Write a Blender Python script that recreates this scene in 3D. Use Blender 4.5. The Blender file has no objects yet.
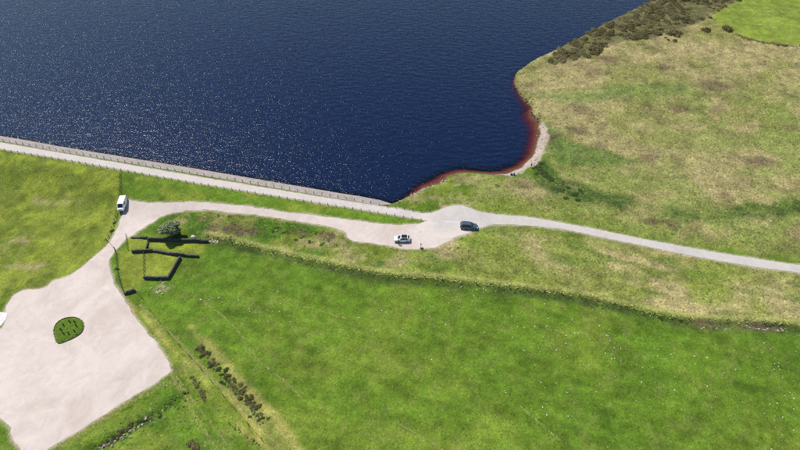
import bpy, bmesh, math, random
import numpy as np
from mathutils import Vector, Matrix
from mathutils.geometry import delaunay_2d_cdt

R = math.radians
random.seed(7)
rng = np.random.default_rng(7)
scene = bpy.context.scene
COL = scene.collection

# ------------------------------------------------------------------ camera, sky, sun, exposure
CAM_H, PITCH, FPX = 102.0, R(45.0), 536.0
cam = bpy.data.cameras.new('camera')
cam.sensor_width = 36.0
cam.lens = 36.0 * FPX / 800.0
cam.clip_start, cam.clip_end = 1.0, 9000.0
cam_o = bpy.data.objects.new('camera', cam)
COL.objects.link(cam_o)
cam_o.location = (0, 0, CAM_H)
cam_o.rotation_euler = (math.pi / 2 - PITCH, 0, 0)
scene.camera = cam_o

SUN_EL, SUN_AZ = 56.0, -44.0            # degrees; azimuth from +Y, negative to the left
world = bpy.data.worlds.new('World')
scene.world = world
world.use_nodes = True
wn = world.node_tree
bg = wn.nodes['Background']
sky = wn.nodes.new('ShaderNodeTexSky')
sky.sky_type = 'NISHITA'
sky.sun_disc = False
sky.sun_elevation = R(SUN_EL)
sky.sun_rotation = R(SUN_AZ)
sky.dust_density = 0.15
sky.ozone_density = 2.5
wn.links.new(sky.outputs[0], bg.inputs[0])
bg.inputs[1].default_value = 0.10

sun = bpy.data.lights.new('sun', 'SUN')
sun.energy, sun.angle, sun.color = 4.3, R(0.53), (1.0, 0.95, 0.87)
sun_o = bpy.data.objects.new('sun', sun)
COL.objects.link(sun_o)
sdir = Vector((math.sin(R(SUN_AZ)) * math.cos(R(SUN_EL)), math.cos(R(SUN_AZ)) * math.cos(R(SUN_EL)), math.sin(R(SUN_EL))))
sun_o.rotation_euler = sdir.to_track_quat('Z', 'Y').to_euler()

vs = scene.view_settings
vs.view_transform, vs.look, vs.exposure, vs.gamma = 'Standard', 'None', 0.35, 1.0
scene.cycles.use_denoising = False
scene.cycles.use_adaptive_sampling = False
scene.cycles.max_bounces = 6
scene.cycles.transparent_max_bounces = 8
scene.cycles.volume_bounces = 0
scene.cycles.sample_clamp_indirect = 4.0
scene.cycles.sample_clamp_direct = 14.0
scene.cycles.filter_width = 1.2

# ------------------------------------------------------------------ numeric helpers
def sst(a, b, x):
    t = np.clip((x - a) / (b - a), 0, 1)
    return t * t * (3 - 2 * t)

def vnoise(x, y, seed):
    xi, yi = np.floor(x).astype(np.int64), np.floor(y).astype(np.int64)
    fx, fy = x - xi, y - yi
    def hsh(i, j):
        h = (i * 374761393 + j * 668265263 + seed * 1442695041) & 0xFFFFFFFF
        h = ((h ^ (h >> 13)) * 1274126177) & 0xFFFFFFFF
        h = h ^ (h >> 16)
        return (h & 0xFFFFFF) / float(0xFFFFFF)
    u, v = fx * fx * (3 - 2 * fx), fy * fy * (3 - 2 * fy)
    a, b, c, d = hsh(xi, yi), hsh(xi + 1, yi), hsh(xi, yi + 1), hsh(xi + 1, yi + 1)
    return (a * (1 - u) + b * u) * (1 - v) + (c * (1 - u) + d * u) * v

def fbm(x, y, size, seed=0, octv=4):
    """0..1 noise with features of about size metres"""
    x, y = np.asarray(x, float) / size, np.asarray(y, float) / size
    s, a, t = 0, 1.0, 0.0
    for k in range(octv):
        ca, sa = math.cos(0.7 * k), math.sin(0.7 * k)
        s = s + a * vnoise((x * ca - y * sa) * 2 ** k + 17.3 * k, (x * sa + y * ca) * 2 ** k - 9.1 * k, seed + k * 31)
        t += a
        a *= 0.52
    return s / t

def seg_dist(X, Y, P, closed):
    """unsigned distance, inside flag (closed) or side sign (open)"""
    P = np.asarray(P, float)
    n = len(P)
    best = np.full(X.shape, 1e18)
    side = np.zeros(X.shape)
    inside = np.zeros(X.shape, bool)
    for i in range(n if closed else n - 1):
        ax, ay = P[i]
        bx, by = P[(i + 1) % n]
        dx, dy = bx - ax, by - ay
        L2 = dx * dx + dy * dy + 1e-12
        t = np.clip(((X - ax) * dx + (Y - ay) * dy) / L2, 0, 1)
        ex, ey = X - ax - t * dx, Y - ay - t * dy
        d2 = ex * ex + ey * ey
        m = d2 < best
        best = np.where(m, d2, best)
        if closed:
            c = ((ay > Y) != (by > Y))
            xs = ax + (Y - ay) / (by - ay + 1e-12) * dx
            inside ^= c & (X < xs)
        else:
            cr = dx * (Y - ay) - dy * (X - ax)
            side = np.where(m, np.sign(cr), side)
    d = np.sqrt(best)
    return np.where(inside, d, -d) if closed else (d, side)

def ray(px, py):
    u, w = (np.asarray(px, float) - 400) / FPX, (225 - np.asarray(py, float)) / FPX
    c, s = math.cos(PITCH), math.sin(PITCH)
    return u, c + w * s, -s + w * c

def on_plane(px, py, z):
    dx, dy, dz = ray(px, py)
    t = (z - CAM_H) / dz
    return dx * t, dy * t

def smooth_line(pts, step, closed=False):
    """Catmull-Rom through the points, resampled about every step"""
    P = np.asarray(pts, float)
    n = len(P)
    out = []
    for i in range(n if closed else n - 1):
        if closed:
            p0, p1, p2, p3 = P[i - 1], P[i], P[(i + 1) % n], P[(i + 2) % n]
        else:
            p0, p1, p2, p3 = P[max(i - 1, 0)], P[i], P[i + 1], P[min(i + 2, n - 1)]
        k = max(1, int(np.linalg.norm(p2 - p1) / step))
        for j in range(k):
            t = j / k
            out.append(0.5 * (2 * p1 + (p2 - p0) * t + (2 * p0 - 5 * p1 + 4 * p2 - p3) * t * t + (3 * p1 - p0 - 3 * p2 + p3) * t ** 3))
    if not closed:
        out.append(P[-1])
    return np.array(out)

# ------------------------------------------------------------------ the lie of the land
ax_, ay_ = on_plane(0, 146, 1.1)
bx_, by_ = on_plane(420, 216.3, 1.1)
DA, DB = np.array([ax_, ay_]), np.array([bx_, by_])
DL = np.linalg.norm(DB - DA)
DT = (DB - DA) / DL
DN = np.array([DT[1], -DT[0]])
if DN[1] > 0:
    DN = -DN                             # points to the camera, downstream

SHORE_PX = [(0, 136), (30, 141), (60, 146.6), (80, 149.8), (200, 169.5), (340, 193.3), (360, 196.4), (380, 200.2), (391, 203.8),
            (400, 201), (414, 194), (427, 187.5), (436, 185), (444, 181), (448, 177), (459, 173.4), (468, 172.6), (477, 174), (492, 175.2),
            (506, 174.6), (519.6, 169.5), (528.6, 162.8), (535.4, 153.8), (538.8, 142.5), (540.5, 131), (539, 121.5), (533, 117), (531, 108),
            (521, 96), (513.5, 84), (516, 74), (528, 66), (548, 57), (568, 48.5), (588, 39), (604, 31), (624, 21), (648, 11), (676, 0), (712, -14)]
sx, sy = on_plane([p[0] for p in SHORE_PX], [p[1] for p in SHORE_PX], 0.0)
shore = list(zip(sx, sy))
s0 = np.array(shore[0]) - DT * 420
SHORE = np.array([s0] + shore + [(190, 330), (280, 470), (250, 700), (60, 900), (-420, 960), (-800, 760), (-760, 420)])
BEACH = smooth_line(list(zip(*on_plane([428, 447, 462, 492, 519, 531, 538, 540, 534], [187, 178, 174, 176, 170, 163, 150, 132, 116], 0.0))), 1.0)

SANDL = smooth_line(list(zip(*on_plane([508, 519, 529, 536, 540, 541], [175.5, 171.5, 166, 154, 142, 130], 0.0))), 1.0)
def shore_sd(X, Y):
    """positive on land"""
    sd = -seg_dist(X, Y, SHORE, True)
    nat = sst(2, 8, (X - DB[0]) * DT[0] + (Y - DB[1]) * DT[1] + 12)
    return sd + nat * (fbm(X, Y, 3.5, 5, 3) - 0.5) * 1.1, nat

def base_h(X, Y):
    X, Y = np.asarray(X, float), np.asarray(Y, float)
    d = (X - DA[0]) * DN[0] + (Y - DA[1]) * DN[1]
    s = (X - DA[0]) * DT[0] + (Y - DA[1]) * DT[1]
    drop = 3.6 * np.clip((DL + 6 - s) / 95, 0, 1.3)
    zs = 1.1 - drop * sst(2.4, 17, d) - 0.022 * np.clip(d - 15, 0, 400)
    zn = 1.1 + 4.2 * sst(0, 150, -d) * sst(-10, 60, s - DL)
    z = np.where(d > 0, zs, zn)
    far = np.hypot(X, Y - 100)
    z = z + 60 * sst(600, 2500, far)
    sd, nat = shore_sd(X, Y)
    f = np.clip(sd / (4.0 - 2.3 * nat), 0, 1)
    land = 0.03 + (z - 0.03) * f
    bd, _ = seg_dist(X, Y, BEACH, False)
    k = 1.7 - 1.55 * np.exp(-(bd / 8.5) ** 2)
    bed = np.maximum(k * np.minimum(sd, 0), -9)
    return np.where(sd > 0, land, bed)

def G(pts, h=None):
    """pixels to ground points (world x, y)"""
    pts = np.asarray(pts, float)
    dx, dy, dz = ray(pts[:, 0], pts[:, 1])
    lo = (9 - CAM_H) / dz
    hi = (-14 - CAM_H) / dz
    for _ in range(26):
        m = 0.5 * (lo + hi)
        below = CAM_H + m * dz < (h or base_h)(m * dx, m * dy)
        hi = np.where(below, m, hi)
        lo = np.where(below, lo, m)
    return np.stack([lo * dx, lo * dy], 1)

def g1(px, py):
    return G([(px, py)])[0]

# roads, in picture outlines
ROAD_PX = [(-70, 130.6), (0, 142.6), (80, 156.3), (200, 177), (340, 200), (390, 207.8), (420, 212.8), (434, 212), (443, 208.5), (452, 205.6), (462, 205.6),
           (472, 209), (482, 212.2), (500, 214.6), (530, 217.6), (585, 227.2), (649, 240.2), (716, 252.3), (800, 265.6), (900, 280),
           (900, 290), (800, 272.9), (750, 266), (691, 255.6), (619, 240.8), (564, 229.6), (522, 225), (500, 224.4), (488, 225.8), (472, 231), (458, 236),
           (444, 239), (430, 236), (420, 231), (416, 226.5), (421, 223.6), (425, 221.6), (420, 219.4), (340, 206.3), (200, 183.6), (80, 162.2), (0, 149), (-70, 137)]
TRACK_PX = [(425, 222), (420, 224.2), (400, 224.8), (387, 224.2), (350, 220.3), (312, 214.9), (275, 210.2), (237, 205), (215, 203), (187, 202.4), (158, 203.2),
            (143, 203), (131, 199.6), (124, 200), (121.5, 206), (123, 213), (117.5, 229), (112, 239.5), (105, 247), (89, 261), (70, 275), (54, 281), (44, 288),
            (21, 291.3), (9, 301), (4, 316), (0, 329), (-40, 335), (-75, 360), (-60, 392), (0, 417), (11.7, 433.7), (21, 450), (27, 464), (47, 450), (54, 445), (93, 422), (130, 398),
            (168.5, 374), (170.5, 368), (161, 350), (140, 324), (125, 301), (117.5, 290), (112.5, 279), (109.5, 271), (108.5, 263), (113, 254), (117, 248.5), (126, 239.5), (143, 227.8),
            (158, 218.5), (170, 213.5), (187, 210.8), (215, 209.8), (237, 213.3), (275, 217.6), (312, 223.4), (338, 229), (346, 232), (347.5, 237), (352, 240.6), (364, 242.6), (380, 244.4),
            (404, 248.4), (422, 249.2), (436, 247), (448, 241.2), (460, 235.2), (472, 231.2), (462, 224), (440, 221)]
def jitter(P, amp, size, seed):
    return P + np.stack([fbm(P[:, 0], P[:, 1], size, seed, 2) - .5, fbm(P[:, 0], P[:, 1], size, seed + 9, 2) - .5], 1) * amp * 2
ROAD = smooth_line(G(ROAD_PX), 0.6, True)
ROAD = jitter(ROAD, 0.16, 1.4, 3)
TRACK = jitter(smooth_line(G(TRACK_PX), 0.6, True), 0.4, 1.8, 13)
ISLAND_PX = [(54.5, 335), (54, 330), (56, 324.5), (61, 320), (68, 317.8), (76, 317.6), (82.5, 321.5), (83.8, 327), (82, 332.5), (75, 337.5), (66, 341.5), (58, 343.6)]
ISLAND = smooth_line(G(ISLAND_PX), 0.5, True)

RIDGE = smooth_line(G([(212, 236), (240, 242.5), (267, 249.4), (312, 259.9), (350, 268), (387, 274.2), (414, 276.8), (462, 281), (500, 285), (540, 289.8), (577, 294.7),
                       (628, 306), (670, 316.2), (716, 320.8), (800, 324.5), (880, 327)]), 2.0)
BANK2 = smooth_line(G([(80, 456), (112, 437), (150, 415), (180, 396)]), 2.0)
DITCH3 = smooth_line(G([(192, 336), (215, 362), (240, 392), (262, 418), (290, 452)]), 2.0)

def ground_parts(X, Y):
    rd = np.full(X.shape, -60.0)
    isl = np.full(X.shape, -60.0)
    # the outlines are cut into short runs so that each only looks at the points around it
    for P, out in ((ROAD[::2], rd), (TRACK[::2], rd), (ISLAND, isl)):
        lo, hi = P.min(0) - 14, P.max(0) + 14
        k = np.nonzero((X > lo[0]) & (X < hi[0]) & (Y > lo[1]) & (Y < hi[1]))[0]
        if not len(k):
            continue
        d = np.full(len(k), 14.0)
        x, y = X[k], Y[k]
        for a in range(0, len(P), 12):
            Q = np.vstack([P[a:a + 13], P[:1]]) if a + 13 > len(P) else P[a:a + 13]
            l2, h2 = Q.min(0) - 14, Q.max(0) + 14
            j = np.nonzero((x > l2[0]) & (x < h2[0]) & (y > l2[1]) & (y < h2[1]))[0]
            if len(j):
                d[j] = np.minimum(d[j], seg_dist(x[j], y[j], Q, False)[0])
        ins = np.zeros(len(k), bool)
        n = len(P)
        for i in range(n):
            ay, by = P[i][1], P[(i + 1) % n][1]
            j = np.nonzero((y >= min(ay, by)) & (y < max(ay, by)))[0]
            if len(j):
                ins[j] ^= x[j] < P[i][0] + (y[j] - ay) / (by - ay) * (P[(i + 1) % n][0] - P[i][0])
        out[k] = np.maximum(out[k], np.where(ins, d, -d))
    return rd, isl

def ridge_dist(X, Y):
    out = []
    for L in (RIDGE, BANK2, DITCH3):
        d, s = seg_dist(X, Y, L, False)
        out.append(-d * s)               # positive on the camera side
    return out

PENS = [G([(126, 238), (148, 239), (147, 248), (128, 250)]), G([(117, 251), (150, 249.5), (198, 255), (181, 258), (170, 277), (145, 278), (137, 291), (124, 293)]),
        G([(150, 241), (209, 241), (200, 254), (150, 248)])]

def height(X, Y, full=False):
    X, Y = np.asarray(X, float), np.asarray(Y, float)
    z = base_h(X, Y)
    rd, isl = ground_parts(X, Y)
    sd, nat = shore_sd(X, Y)
    near = (np.abs(X) < 260) & (Y < 330)
    d = (X - DA[0]) * DN[0] + (Y - DA[1]) * DN[1]
    calm = sst(0.2, 3.0, -rd) * sst(0.5, 4, sd) * (1 - (d < 2) * (1 - nat))
    calm = np.where(near, calm, 0)
    z = z + calm * ((fbm(X, Y, 16, 21, 3) - .5) * 0.9 + (fbm(X, Y, 2.6, 41, 3) - .5) * 0.32)
    q1, q2, q3 = ridge_dist(X, Y)
    und = 0.6 + 0.8 * fbm(X, Y, 7, 55, 2)
    z = z + calm * und * (0.38 * np.exp(-((q1 + 0.7) / 1.0) ** 2) - 0.38 * np.exp(-((q1 - 1.1) / 0.8) ** 2))
    z = z + calm * und * (0.28 * np.exp(-((q2 + 1.2) / 1.3) ** 2) - 0.3 * np.exp(-((q2 - 0.8) / 1.0) ** 2))
    z = z - calm * 0.35 * np.exp(-(q3 / 1.2) ** 2)
    z = z + 0.34 * sst(0.0, 0.7, isl) - 0.10 * sst(0.45, 1.0, rd) * (isl < -0.8)
    return (z, rd, isl, sd, nat, d, q1, q2, q3) if full else z

def hz(x, y):
    return float(height(np.array([x]), np.array([y]))[0])

def gz(px, py):
    x, y = g1(px, py)
    return Vector((x, y, hz(x, y)))

# ------------------------------------------------------------------ colours of the plant cover
MEADOW = np.array([0.091, 0.157, 0.014])
MEADOW_Y = np.array([0.145, 0.192, 0.024])
MEADOW_D = np.array([0.062, 0.128, 0.011])
PASTURE = np.array([0.178, 0.215, 0.026])
STRAW = np.array([0.290, 0.246, 0.112])
STRAW_G = np.array([0.188, 0.192, 0.056])
LUSH = np.array([0.035, 0.088, 0.012])
BROWN = np.array([0.120, 0.085, 0.050])
HEATH = np.array([0.090, 0.088, 0.034])
BARE = np.array([0.40, 0.335, 0.25])
SAND = np.array([0.36, 0.295, 0.245])
BRIGHT = np.array([0.165, 0.213, 0.034])
PEAT = np.array([0.20, 0.085, 0.04])

def poly(px):
    return G(px)
Z_LEFT = poly([(-60, 150), (0, 151), (119, 172), (119, 200), (114, 235), (88, 262), (44, 290), (-60, 320)])
Z_DAM = poly([(119, 171), (420, 221), (400, 224), (260, 208), (124, 200)])
Z_ROUGH = poly([(140, 232), (170, 215), (215, 211), (275, 219), (345, 232), (350, 243), (430, 250), (470, 233), (500, 226), (500, 284), (414, 276), (350, 267), (267, 249), (205, 238)])
Z_STRIP = poly([(420, 252), (480, 228), (522, 226), (620, 242), (800, 274), (880, 285), (880, 326), (800, 324), (700, 319), (577, 294), (480, 283), (380, 272)])
Z_MOOR = poly([(440, 206), (455, 190), (470, 176), (545, 178), (545, 130), (515, 95), (505, 75), (530, 55), (560, 42), (690, 0), (760, -40), (1000, -60), (1000, 300), (800, 262), (585, 225), (500, 213)])
Z_SPIT = poly([(388, 206), (400, 200), (430, 184), (447, 174), (470, 168), (480, 178), (470, 195), (455, 204), (436, 212), (420, 213)])
Z_FIELD = poly([(740, 0), (728, 5), (716, 10.5), (711, 18), (718, 25), (728, 30), (742, 36.5), (760, 42), (782, 45), (800, 45.5), (900, 47), (900, -40), (790, -40)])
Z_SCRUB = poly([(546, 66), (570, 60), (590, 58), (608, 46), (630, 40), (655, 38), (690, 26), (712, 15), (735, 2), (770, -15), (720, -18), (676, 0), (648, 11), (604, 31), (568, 49)])
Z_STRAWTRACK = poly([(128, 300), (150, 318), (180, 345), (215, 378), (255, 410), (300, 455), (330, 470), (280, 470), (245, 440), (200, 395), (165, 355), (135, 320)])
Z_STRAW2 = poly([(190, 325), (225, 358), (265, 405), (300, 440), (310, 455), (285, 452), (255, 412), (225, 372), (195, 340)])
Z_LOWLEFT = poly([(172, 370), (40, 458), (40, 480), (260, 480), (240, 430), (200, 385)])
GREENS = [poly(p) for p in ([(545, 160), (560, 172), (600, 192), (640, 200), (650, 207), (610, 207), (570, 200), (545, 190), (532, 180)],
                            [(668, 206), (700, 214), (740, 205), (800, 200), (830, 205), (800, 216), (740, 222), (700, 224), (672, 218)],
                            [(520, 100), (560, 92), (620, 84), (690, 83), (690, 92), (640, 97), (600, 102), (560, 106)],
                            [(540, 130), (570, 140), (610, 150), (640, 160), (620, 170), (560, 165), (543, 150)])]
BROWNS = [(580, 130, 11, 7), (648, 158, 12, 5), (716, 87, 22, 7), (666, 68, 10, 4), (653, 221, 14, 4), (671, 224, 9, 4), (236, 228, 17, 6), (248, 233, 12, 5), (325, 236, 14, 5), (205, 219, 9, 3),
          (700, 322, 20, 4), (765, 328, 28, 5), (610, 60, 16, 4), (790, 128, 14, 4), (212, 227, 8, 3), (300, 232, 8, 3), (552, 136, 8, 5), (760, 160, 14, 6), (680, 108, 15, 5)]
BARES = [(60, 203, 17, 4), (38, 200, 12, 4), (35, 266, 26, 5), (70, 198, 8, 4), (162, 288, 9, 4), (212, 240, 3.5, 2), (430, 199, 9, 4), (445, 207, 6, 5), (570, 187, 10, 4), (18, 240, 14, 5), (330, 243, 14, 4), (340, 250, 20, 4), (393, 262, 18, 5)]

ELL = {}
_e = BROWNS + BARES
_p = G([(e[0], e[1]) for e in _e] + [(e[0] + e[2], e[1]) for e in _e] + [(e[0], e[1] - e[3]) for e in _e])
for _i, e in enumerate(_e):
    ELL[e] = (_p[_i], _p[_i + len(_e)], _p[_i + 2 * len(_e)])

def ell(X, Y, e):
    cx = e[0]
    c, a, b = ELL[e]
    w = abs(a[0] - c[0])
    hgt = abs(b[1] - c[1])
    th = math.atan2(a[1] - c[1], a[0] - c[0])
    out = np.zeros(X.shape)
    k = np.nonzero((np.abs(X - c[0]) < 1.9 * w) & (np.abs(Y - c[1]) < 1.9 * hgt))[0]
    q = np.hypot((X[k] - c[0]) / w, (Y[k] - c[1]) / hgt) * (0.35 + 1.3 * fbm(X[k], Y[k], max(1.2, w * .5), int(cx) % 97, 4))
    out[k] = 1 - sst(0.35, 1.25, q)
    return out

def zone(X, Y, P, w=1.2, wob=2.2, seed=1):
    sd = seg_dist(X, Y, P, True) + (fbm(X, Y, 6, seed, 3) - .5) * 2 * wob
    return sst(-w, w, sd)

def mix(c, col, m):
    return c + (np.asarray(col) - c) * m[:, None]

def cover(X, Y, info=None):
    """plant cover: colour and a coarse/short measure"""
    z, rd, isl, sd, nat, d, q1, q2, q3 = info if info is not None else height(X, Y, True)
    n1, n2, n3 = fbm(X, Y, 22, 101, 4), fbm(X, Y, 6, 102, 4), fbm(X, Y, 1.6, 103, 3)
    nn = 0.45 * n1 + 0.35 * n2 + 0.2 * n3
    c = np.tile(MEADOW, (len(X), 1))
    rough = np.full(len(X), 0.25)
    c = mix(c, MEADOW_Y, 0.6 * sst(0.5, 0.68, nn))
    c = mix(c, MEADOW_D, 0.5 * sst(0.50, 0.34, nn))
    ua, va_ = X * 0.96 - Y * 0.28, X * 0.28 + Y * 0.96
    c = c * (1 + 0.5 * (fbm(ua * .14, va_, 1.3, 150, 3) - .5))[:, None]
    ml = zone(X, Y, Z_LEFT, 1, 0.2, 3)
    cl = mix(mix(np.tile(PASTURE, (len(X), 1)), MEADOW_Y * 0.8, sst(0.45, 0.62, n2)), STRAW, 0.3 * sst(0.55, 0.7, nn))
    c = c + (cl - c) * ml[:, None]
    md = zone(X, Y, Z_DAM, 0.8, 0.2, 4)
    cd = mix(np.tile(MEADOW * 1.1, (len(X), 1)), PASTURE, 0.8 * sst(0.45, 0.65, n2))
    c = c + (cd - c) * md[:, None]
    mr = zone(X, Y, Z_ROUGH, 1.0, 1.0, 6)
    cr = mix(mix(np.tile(MEADOW_Y * .85, (len(X), 1)), MEADOW_D, sst(0.5, 0.62, n2)), STRAW, 0.6 * sst(0.57, 0.68, fbm(X, Y, 5, 160, 4)))
    c = c + (cr - c) * mr[:, None]
    rough = np.maximum(rough, 0.75 * mr)
    ms = zone(X, Y, Z_STRIP, 1.5, 1.5, 8)
    # the strip is combed in bands along the slope
    u = X * 0.97 - Y * 0.24
    v = X * 0.24 + Y * 0.97
    band = fbm(u * 0.18, v, 4.5, 170, 4)
    cs = mix(mix(np.tile(STRAW_G * 1.1, (len(X), 1)), STRAW * 1.08, sst(0.38, 0.52, band)), MEADOW_Y, 0.75 * sst(0.52, 0.68, fbm(X, Y, 13, 171, 3)))
    cs = mix(cs, MEADOW_D, 0.55 * sst(0.56, 0.66, fbm(u * 0.25, v, 2.6, 172, 3)))
    c = c + (cs - c) * ms[:, None]
    rough = np.maximum(rough, 0.9 * ms)
    mm = zone(X, Y, Z_MOOR, 2.0, 2.5, 9) * sst(-2, 2, -rd)
    cm = mix(np.tile(STRAW, (len(X), 1)), STRAW_G, 0.85 * sst(0.47, 0.64, 0.5 * fbm(X, Y, 20, 180, 4) + 0.5 * n2))
    cm = mix(cm, STRAW_G * np.array([.85, 1.05, .8]), 0.85 * np.maximum(sst(165, 105, Y + 14 * n1), 0.9 * sst(60, 110, X) * sst(185, 150, Y)) * sst(0.38, 0.56, fbm(X, Y, 9, 181, 4)))
    cm = mix(cm, BROWN, 0.45 * sst(0.60, 0.72, fbm(X, Y, 7, 182, 4)))
    c = c + (cm - c) * mm[:, None]
    rough = np.maximum(rough, mm)
    c = mix(c, MEADOW_Y * .95, 0.7 * mm * sst(0.36, 0.6, n2) * sst(150, 118, Y) * sst(75, 20, X))
    mp = zone(X, Y, Z_SPIT, 1.0, 1.0, 12)
    cp = mix(mix(np.tile(MEADOW_Y * .95, (len(X), 1)), MEADOW * .9, sst(0.5, 0.62, n2)), STRAW, 0.7 * sst(0.56, 0.66, fbm(X, Y, 4, 183, 4)))
    c = c + (cp - c) * mp[:, None]
    rough = np.maximum(rough * (1 - mp), 0.7 * mp)
    # roadside and shore verge on the moor is greener
    verge = mm * np.exp(-np.clip(-rd, 0, 99) / 5.0)
    c = mix(c, MEADOW_Y * 0.95, 0.75 * verge)
    for i, g in enumerate(GREENS):
        w = zone(X, Y, g, 2.0, 3.2, 30 + i) * (0.97, 0.92, 0.55, 0.8)[i]
        c = c + (np.where(n3[:, None] > .5, np.array([.040, .075, .014]) * (1.0, 1.1, 2.1, 1.6)[i], np.array([.066, .108, .018]) * (1.0, 1.1, 1.8, 1.5)[i]) - c) * w[:, None]
    mf = zone(X, Y, Z_FIELD, 0.8, 0.6, 40)
    ring = fbm(np.hypot(X - 190, Y - 330) * 1.0, np.arctan2(Y - 330, X - 190) * 6, 4.0, 44, 3)
    cf = mix(np.tile(BRIGHT, (len(X), 1)), MEADOW_Y * 1.25, 0.6 * sst(0.45, 0.62, ring))
    c = c + (cf - c) * mf[:, None]
    rough = rough * (1 - 0.85 * mf)
    sc = zone(X, Y, Z_SCRUB, 1.5, 2.0, 50)
    c = mix(c, HEATH * 1.1, 0.92 * sc)
    lt = zone(X, Y, Z_STRAWTRACK, 1.0, 0.9, 60)
    u2, v2 = (X + Y) * .707, (X - Y) * .707
    stripe = fbm(u2, v2 * .15, 0.9, 61, 3)
    ct = mix(np.tile(STRAW * np.array([1.15, 1.22, .75]), (len(X), 1)), MEADOW_Y, sst(0.40, 0.6, stripe))
    c = c + (ct - c) * (0.9 * lt)[:, None]
    c = mix(c, STRAW * np.array([1.08, 1.12, .75]), 0.85 * zone(X, Y, Z_STRAW2, 1.0, 1.2, 62))
    ll = zone(X, Y, Z_LOWLEFT, 1.5, 1.0, 63)
    cl2 = mix(mix(np.tile(MEADOW * 1.05, (len(X), 1)), MEADOW_Y * 1.1, sst(0.45, 0.62, n2)), MEADOW_D, 0.8 * sst(0.56, 0.68, fbm(X, Y, 3, 64, 3)))
    c = c + (cl2 - c) * (0.9 * ll)[:, None]
    rough = np.maximum(rough, 0.6 * ll)
    for p in PENS:
        w = zone(X, Y, p, 0.5, 0.2, 70)
        c = c + (mix(np.tile(PASTURE * 1.15, (len(X), 1)), PASTURE * .95, sst(.4, .65, n2)) - c) * w[:, None]
        rough = rough * (1 - 0.5 * w)
    c = mix(c, np.array([.040, .060, .016]), 0.85 * np.exp(-((q1 - 1.5) / 1.4) ** 2) * sst(0.25, 0.55, 0.5 * fbm(X, Y, 8, 71, 2) + 0.5 * fbm(X, Y, 1.8, 72, 2)))  # shade under the long bank put into the colour of the ditch greenery
    c = mix(c, STRAW_G * 1.45, 0.85 * np.exp(-((q1 + 0.9) / 0.7) ** 2))
    c = mix(c, MEADOW_D * .8, 0.7 * np.exp(-((q2 + 0.5) / 2.6) ** 2))
    c = mix(c, STRAW_G * 1.2, 0.5 * np.exp(-((q2 + 6.5) / 0.8) ** 2))
    c = mix(c, MEADOW_D, 0.5 * np.exp(-(q3 / 1.5) ** 2))
    for e in BROWNS:
        c = mix(c, BROWN, 0.75 * ell(X, Y, e))
    for e in BARES:
        c = mix(c, BARE * np.array([.72, .70, .5]), 0.75 * ell(X, Y, e) * sst(.3, .6, n3))
    fine = fbm(X, Y, 1.5, 400, 3)
    med = fbm(X * .8 + Y * .3, Y * 1.2, 4.0, 410, 3)
    c = c * (1 + 0.75 * (fine - .5) + 0.55 * (med - .5))[:, None]
    c = mix(c, STRAW_G, 0.22 * sst(0.55, 0.72, fbm(X, Y, 2.2, 420, 3)))
    im = sst(-.15, .15, isl)
    c = mix(c, MEADOW * .85, im)
    # trodden gravelly edges of the tracks
    edge = np.exp(-np.clip(-rd - 0.1, 0, 99) / (0.25 + 0.9 * fbm(X, Y, 5, 80, 3) ** 2)) * (isl < -0.2)
    c = mix(c, BARE, 0.85 * sst(0.25, 0.9, edge))
    # the shore
    bd, _ = seg_dist(X, Y, SANDL, False)
    sw, _ = seg_dist(X, Y, SANDL[len(SANDL) // 4:len(SANDL) * 3 // 4], False)
    beach = np.exp(-(bd / 3.6) ** 4) * sst(1.9, 1.0, sd - 1.7 * np.exp(-(sw / 5) ** 2) + (fbm(X, Y, 2.0, 90, 3) - .5) * 3.0)
    c = mix(c, SAND * (0.75 + 0.5 * fine)[:, None], np.clip(beach, 0, 1))
    rim = nat * sst(0.55, 0.2, sd) * sst(-1.0, -0.2, sd)
    c = mix(c, BROWN * 1.15, rim * (1 - beach))
    wet = sst(0.0, -0.25, sd)
    c = mix(c, np.array([0.15, 0.095, 0.058]), wet)
    bare = np.clip(np.maximum(np.maximum(beach, wet), np.maximum(sst(0.45, 0.9, edge), sst(-0.1, 0.15, rd) * (isl < 0))), 0, 1)
    return c, rough, bare

# ------------------------------------------------------------------ materials
def new_mat(name):
    m = bpy.data.materials.new(name)
    m.use_nodes = True
    return m, m.node_tree, m.node_tree.nodes['Principled BSDF']

def noise_node(nt, scale, detail=4, rough=0.6, coord='Object'):
    tc = nt.nodes.new('ShaderNodeTexCoord')
    n = nt.nodes.new('ShaderNodeTexNoise')
    n.inputs['Scale'].default_value = scale
    n.inputs['Detail'].default_value = detail
    n.inputs['Roughness'].default_value = rough
    nt.links.new(tc.outputs[coord], n.inputs['Vector'])
    return n

def ramp(nt, src, stops):
    r = nt.nodes.new('ShaderNodeValToRGB')
    el = r.color_ramp.elements
    while len(el) < len(stops):
        el.new(0.5)
    for e, (p, c) in zip(el, stops):
        e.position = p
        e.color = (*c, 1)
    nt.links.new(src, r.inputs[0])
    return r

def mul(nt, a, b, fac=1.0, blend='MULTIPLY'):
    m = nt.nodes.new('ShaderNodeMix')
    m.data_type = 'RGBA'
    m.blend_type = blend
    m.inputs[0].default_value = fac
    nt.links.new(a, m.inputs[6])
    nt.links.new(b, m.inputs[7])
    return m.outputs[2]

def simple_mat(name, col, rough=0.7, metal=0.0, var=0.25, scale=3.0, coat=0.0):
    m, nt, b = new_mat(name)
    n = noise_node(nt, scale, 5)
    lo = tuple(c * (1 - var) for c in col)
    hi = tuple(min(1, c * (1 + var)) for c in col)
    r = ramp(nt, n.outputs[0], [(0.3, lo), (0.7, hi)])
    nt.links.new(r.outputs[0], b.inputs['Base Color'])
    b.inputs['Roughness'].default_value = rough
    b.inputs['Metallic'].default_value = metal
    b.inputs['Coat Weight'].default_value = coat
    return m

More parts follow.
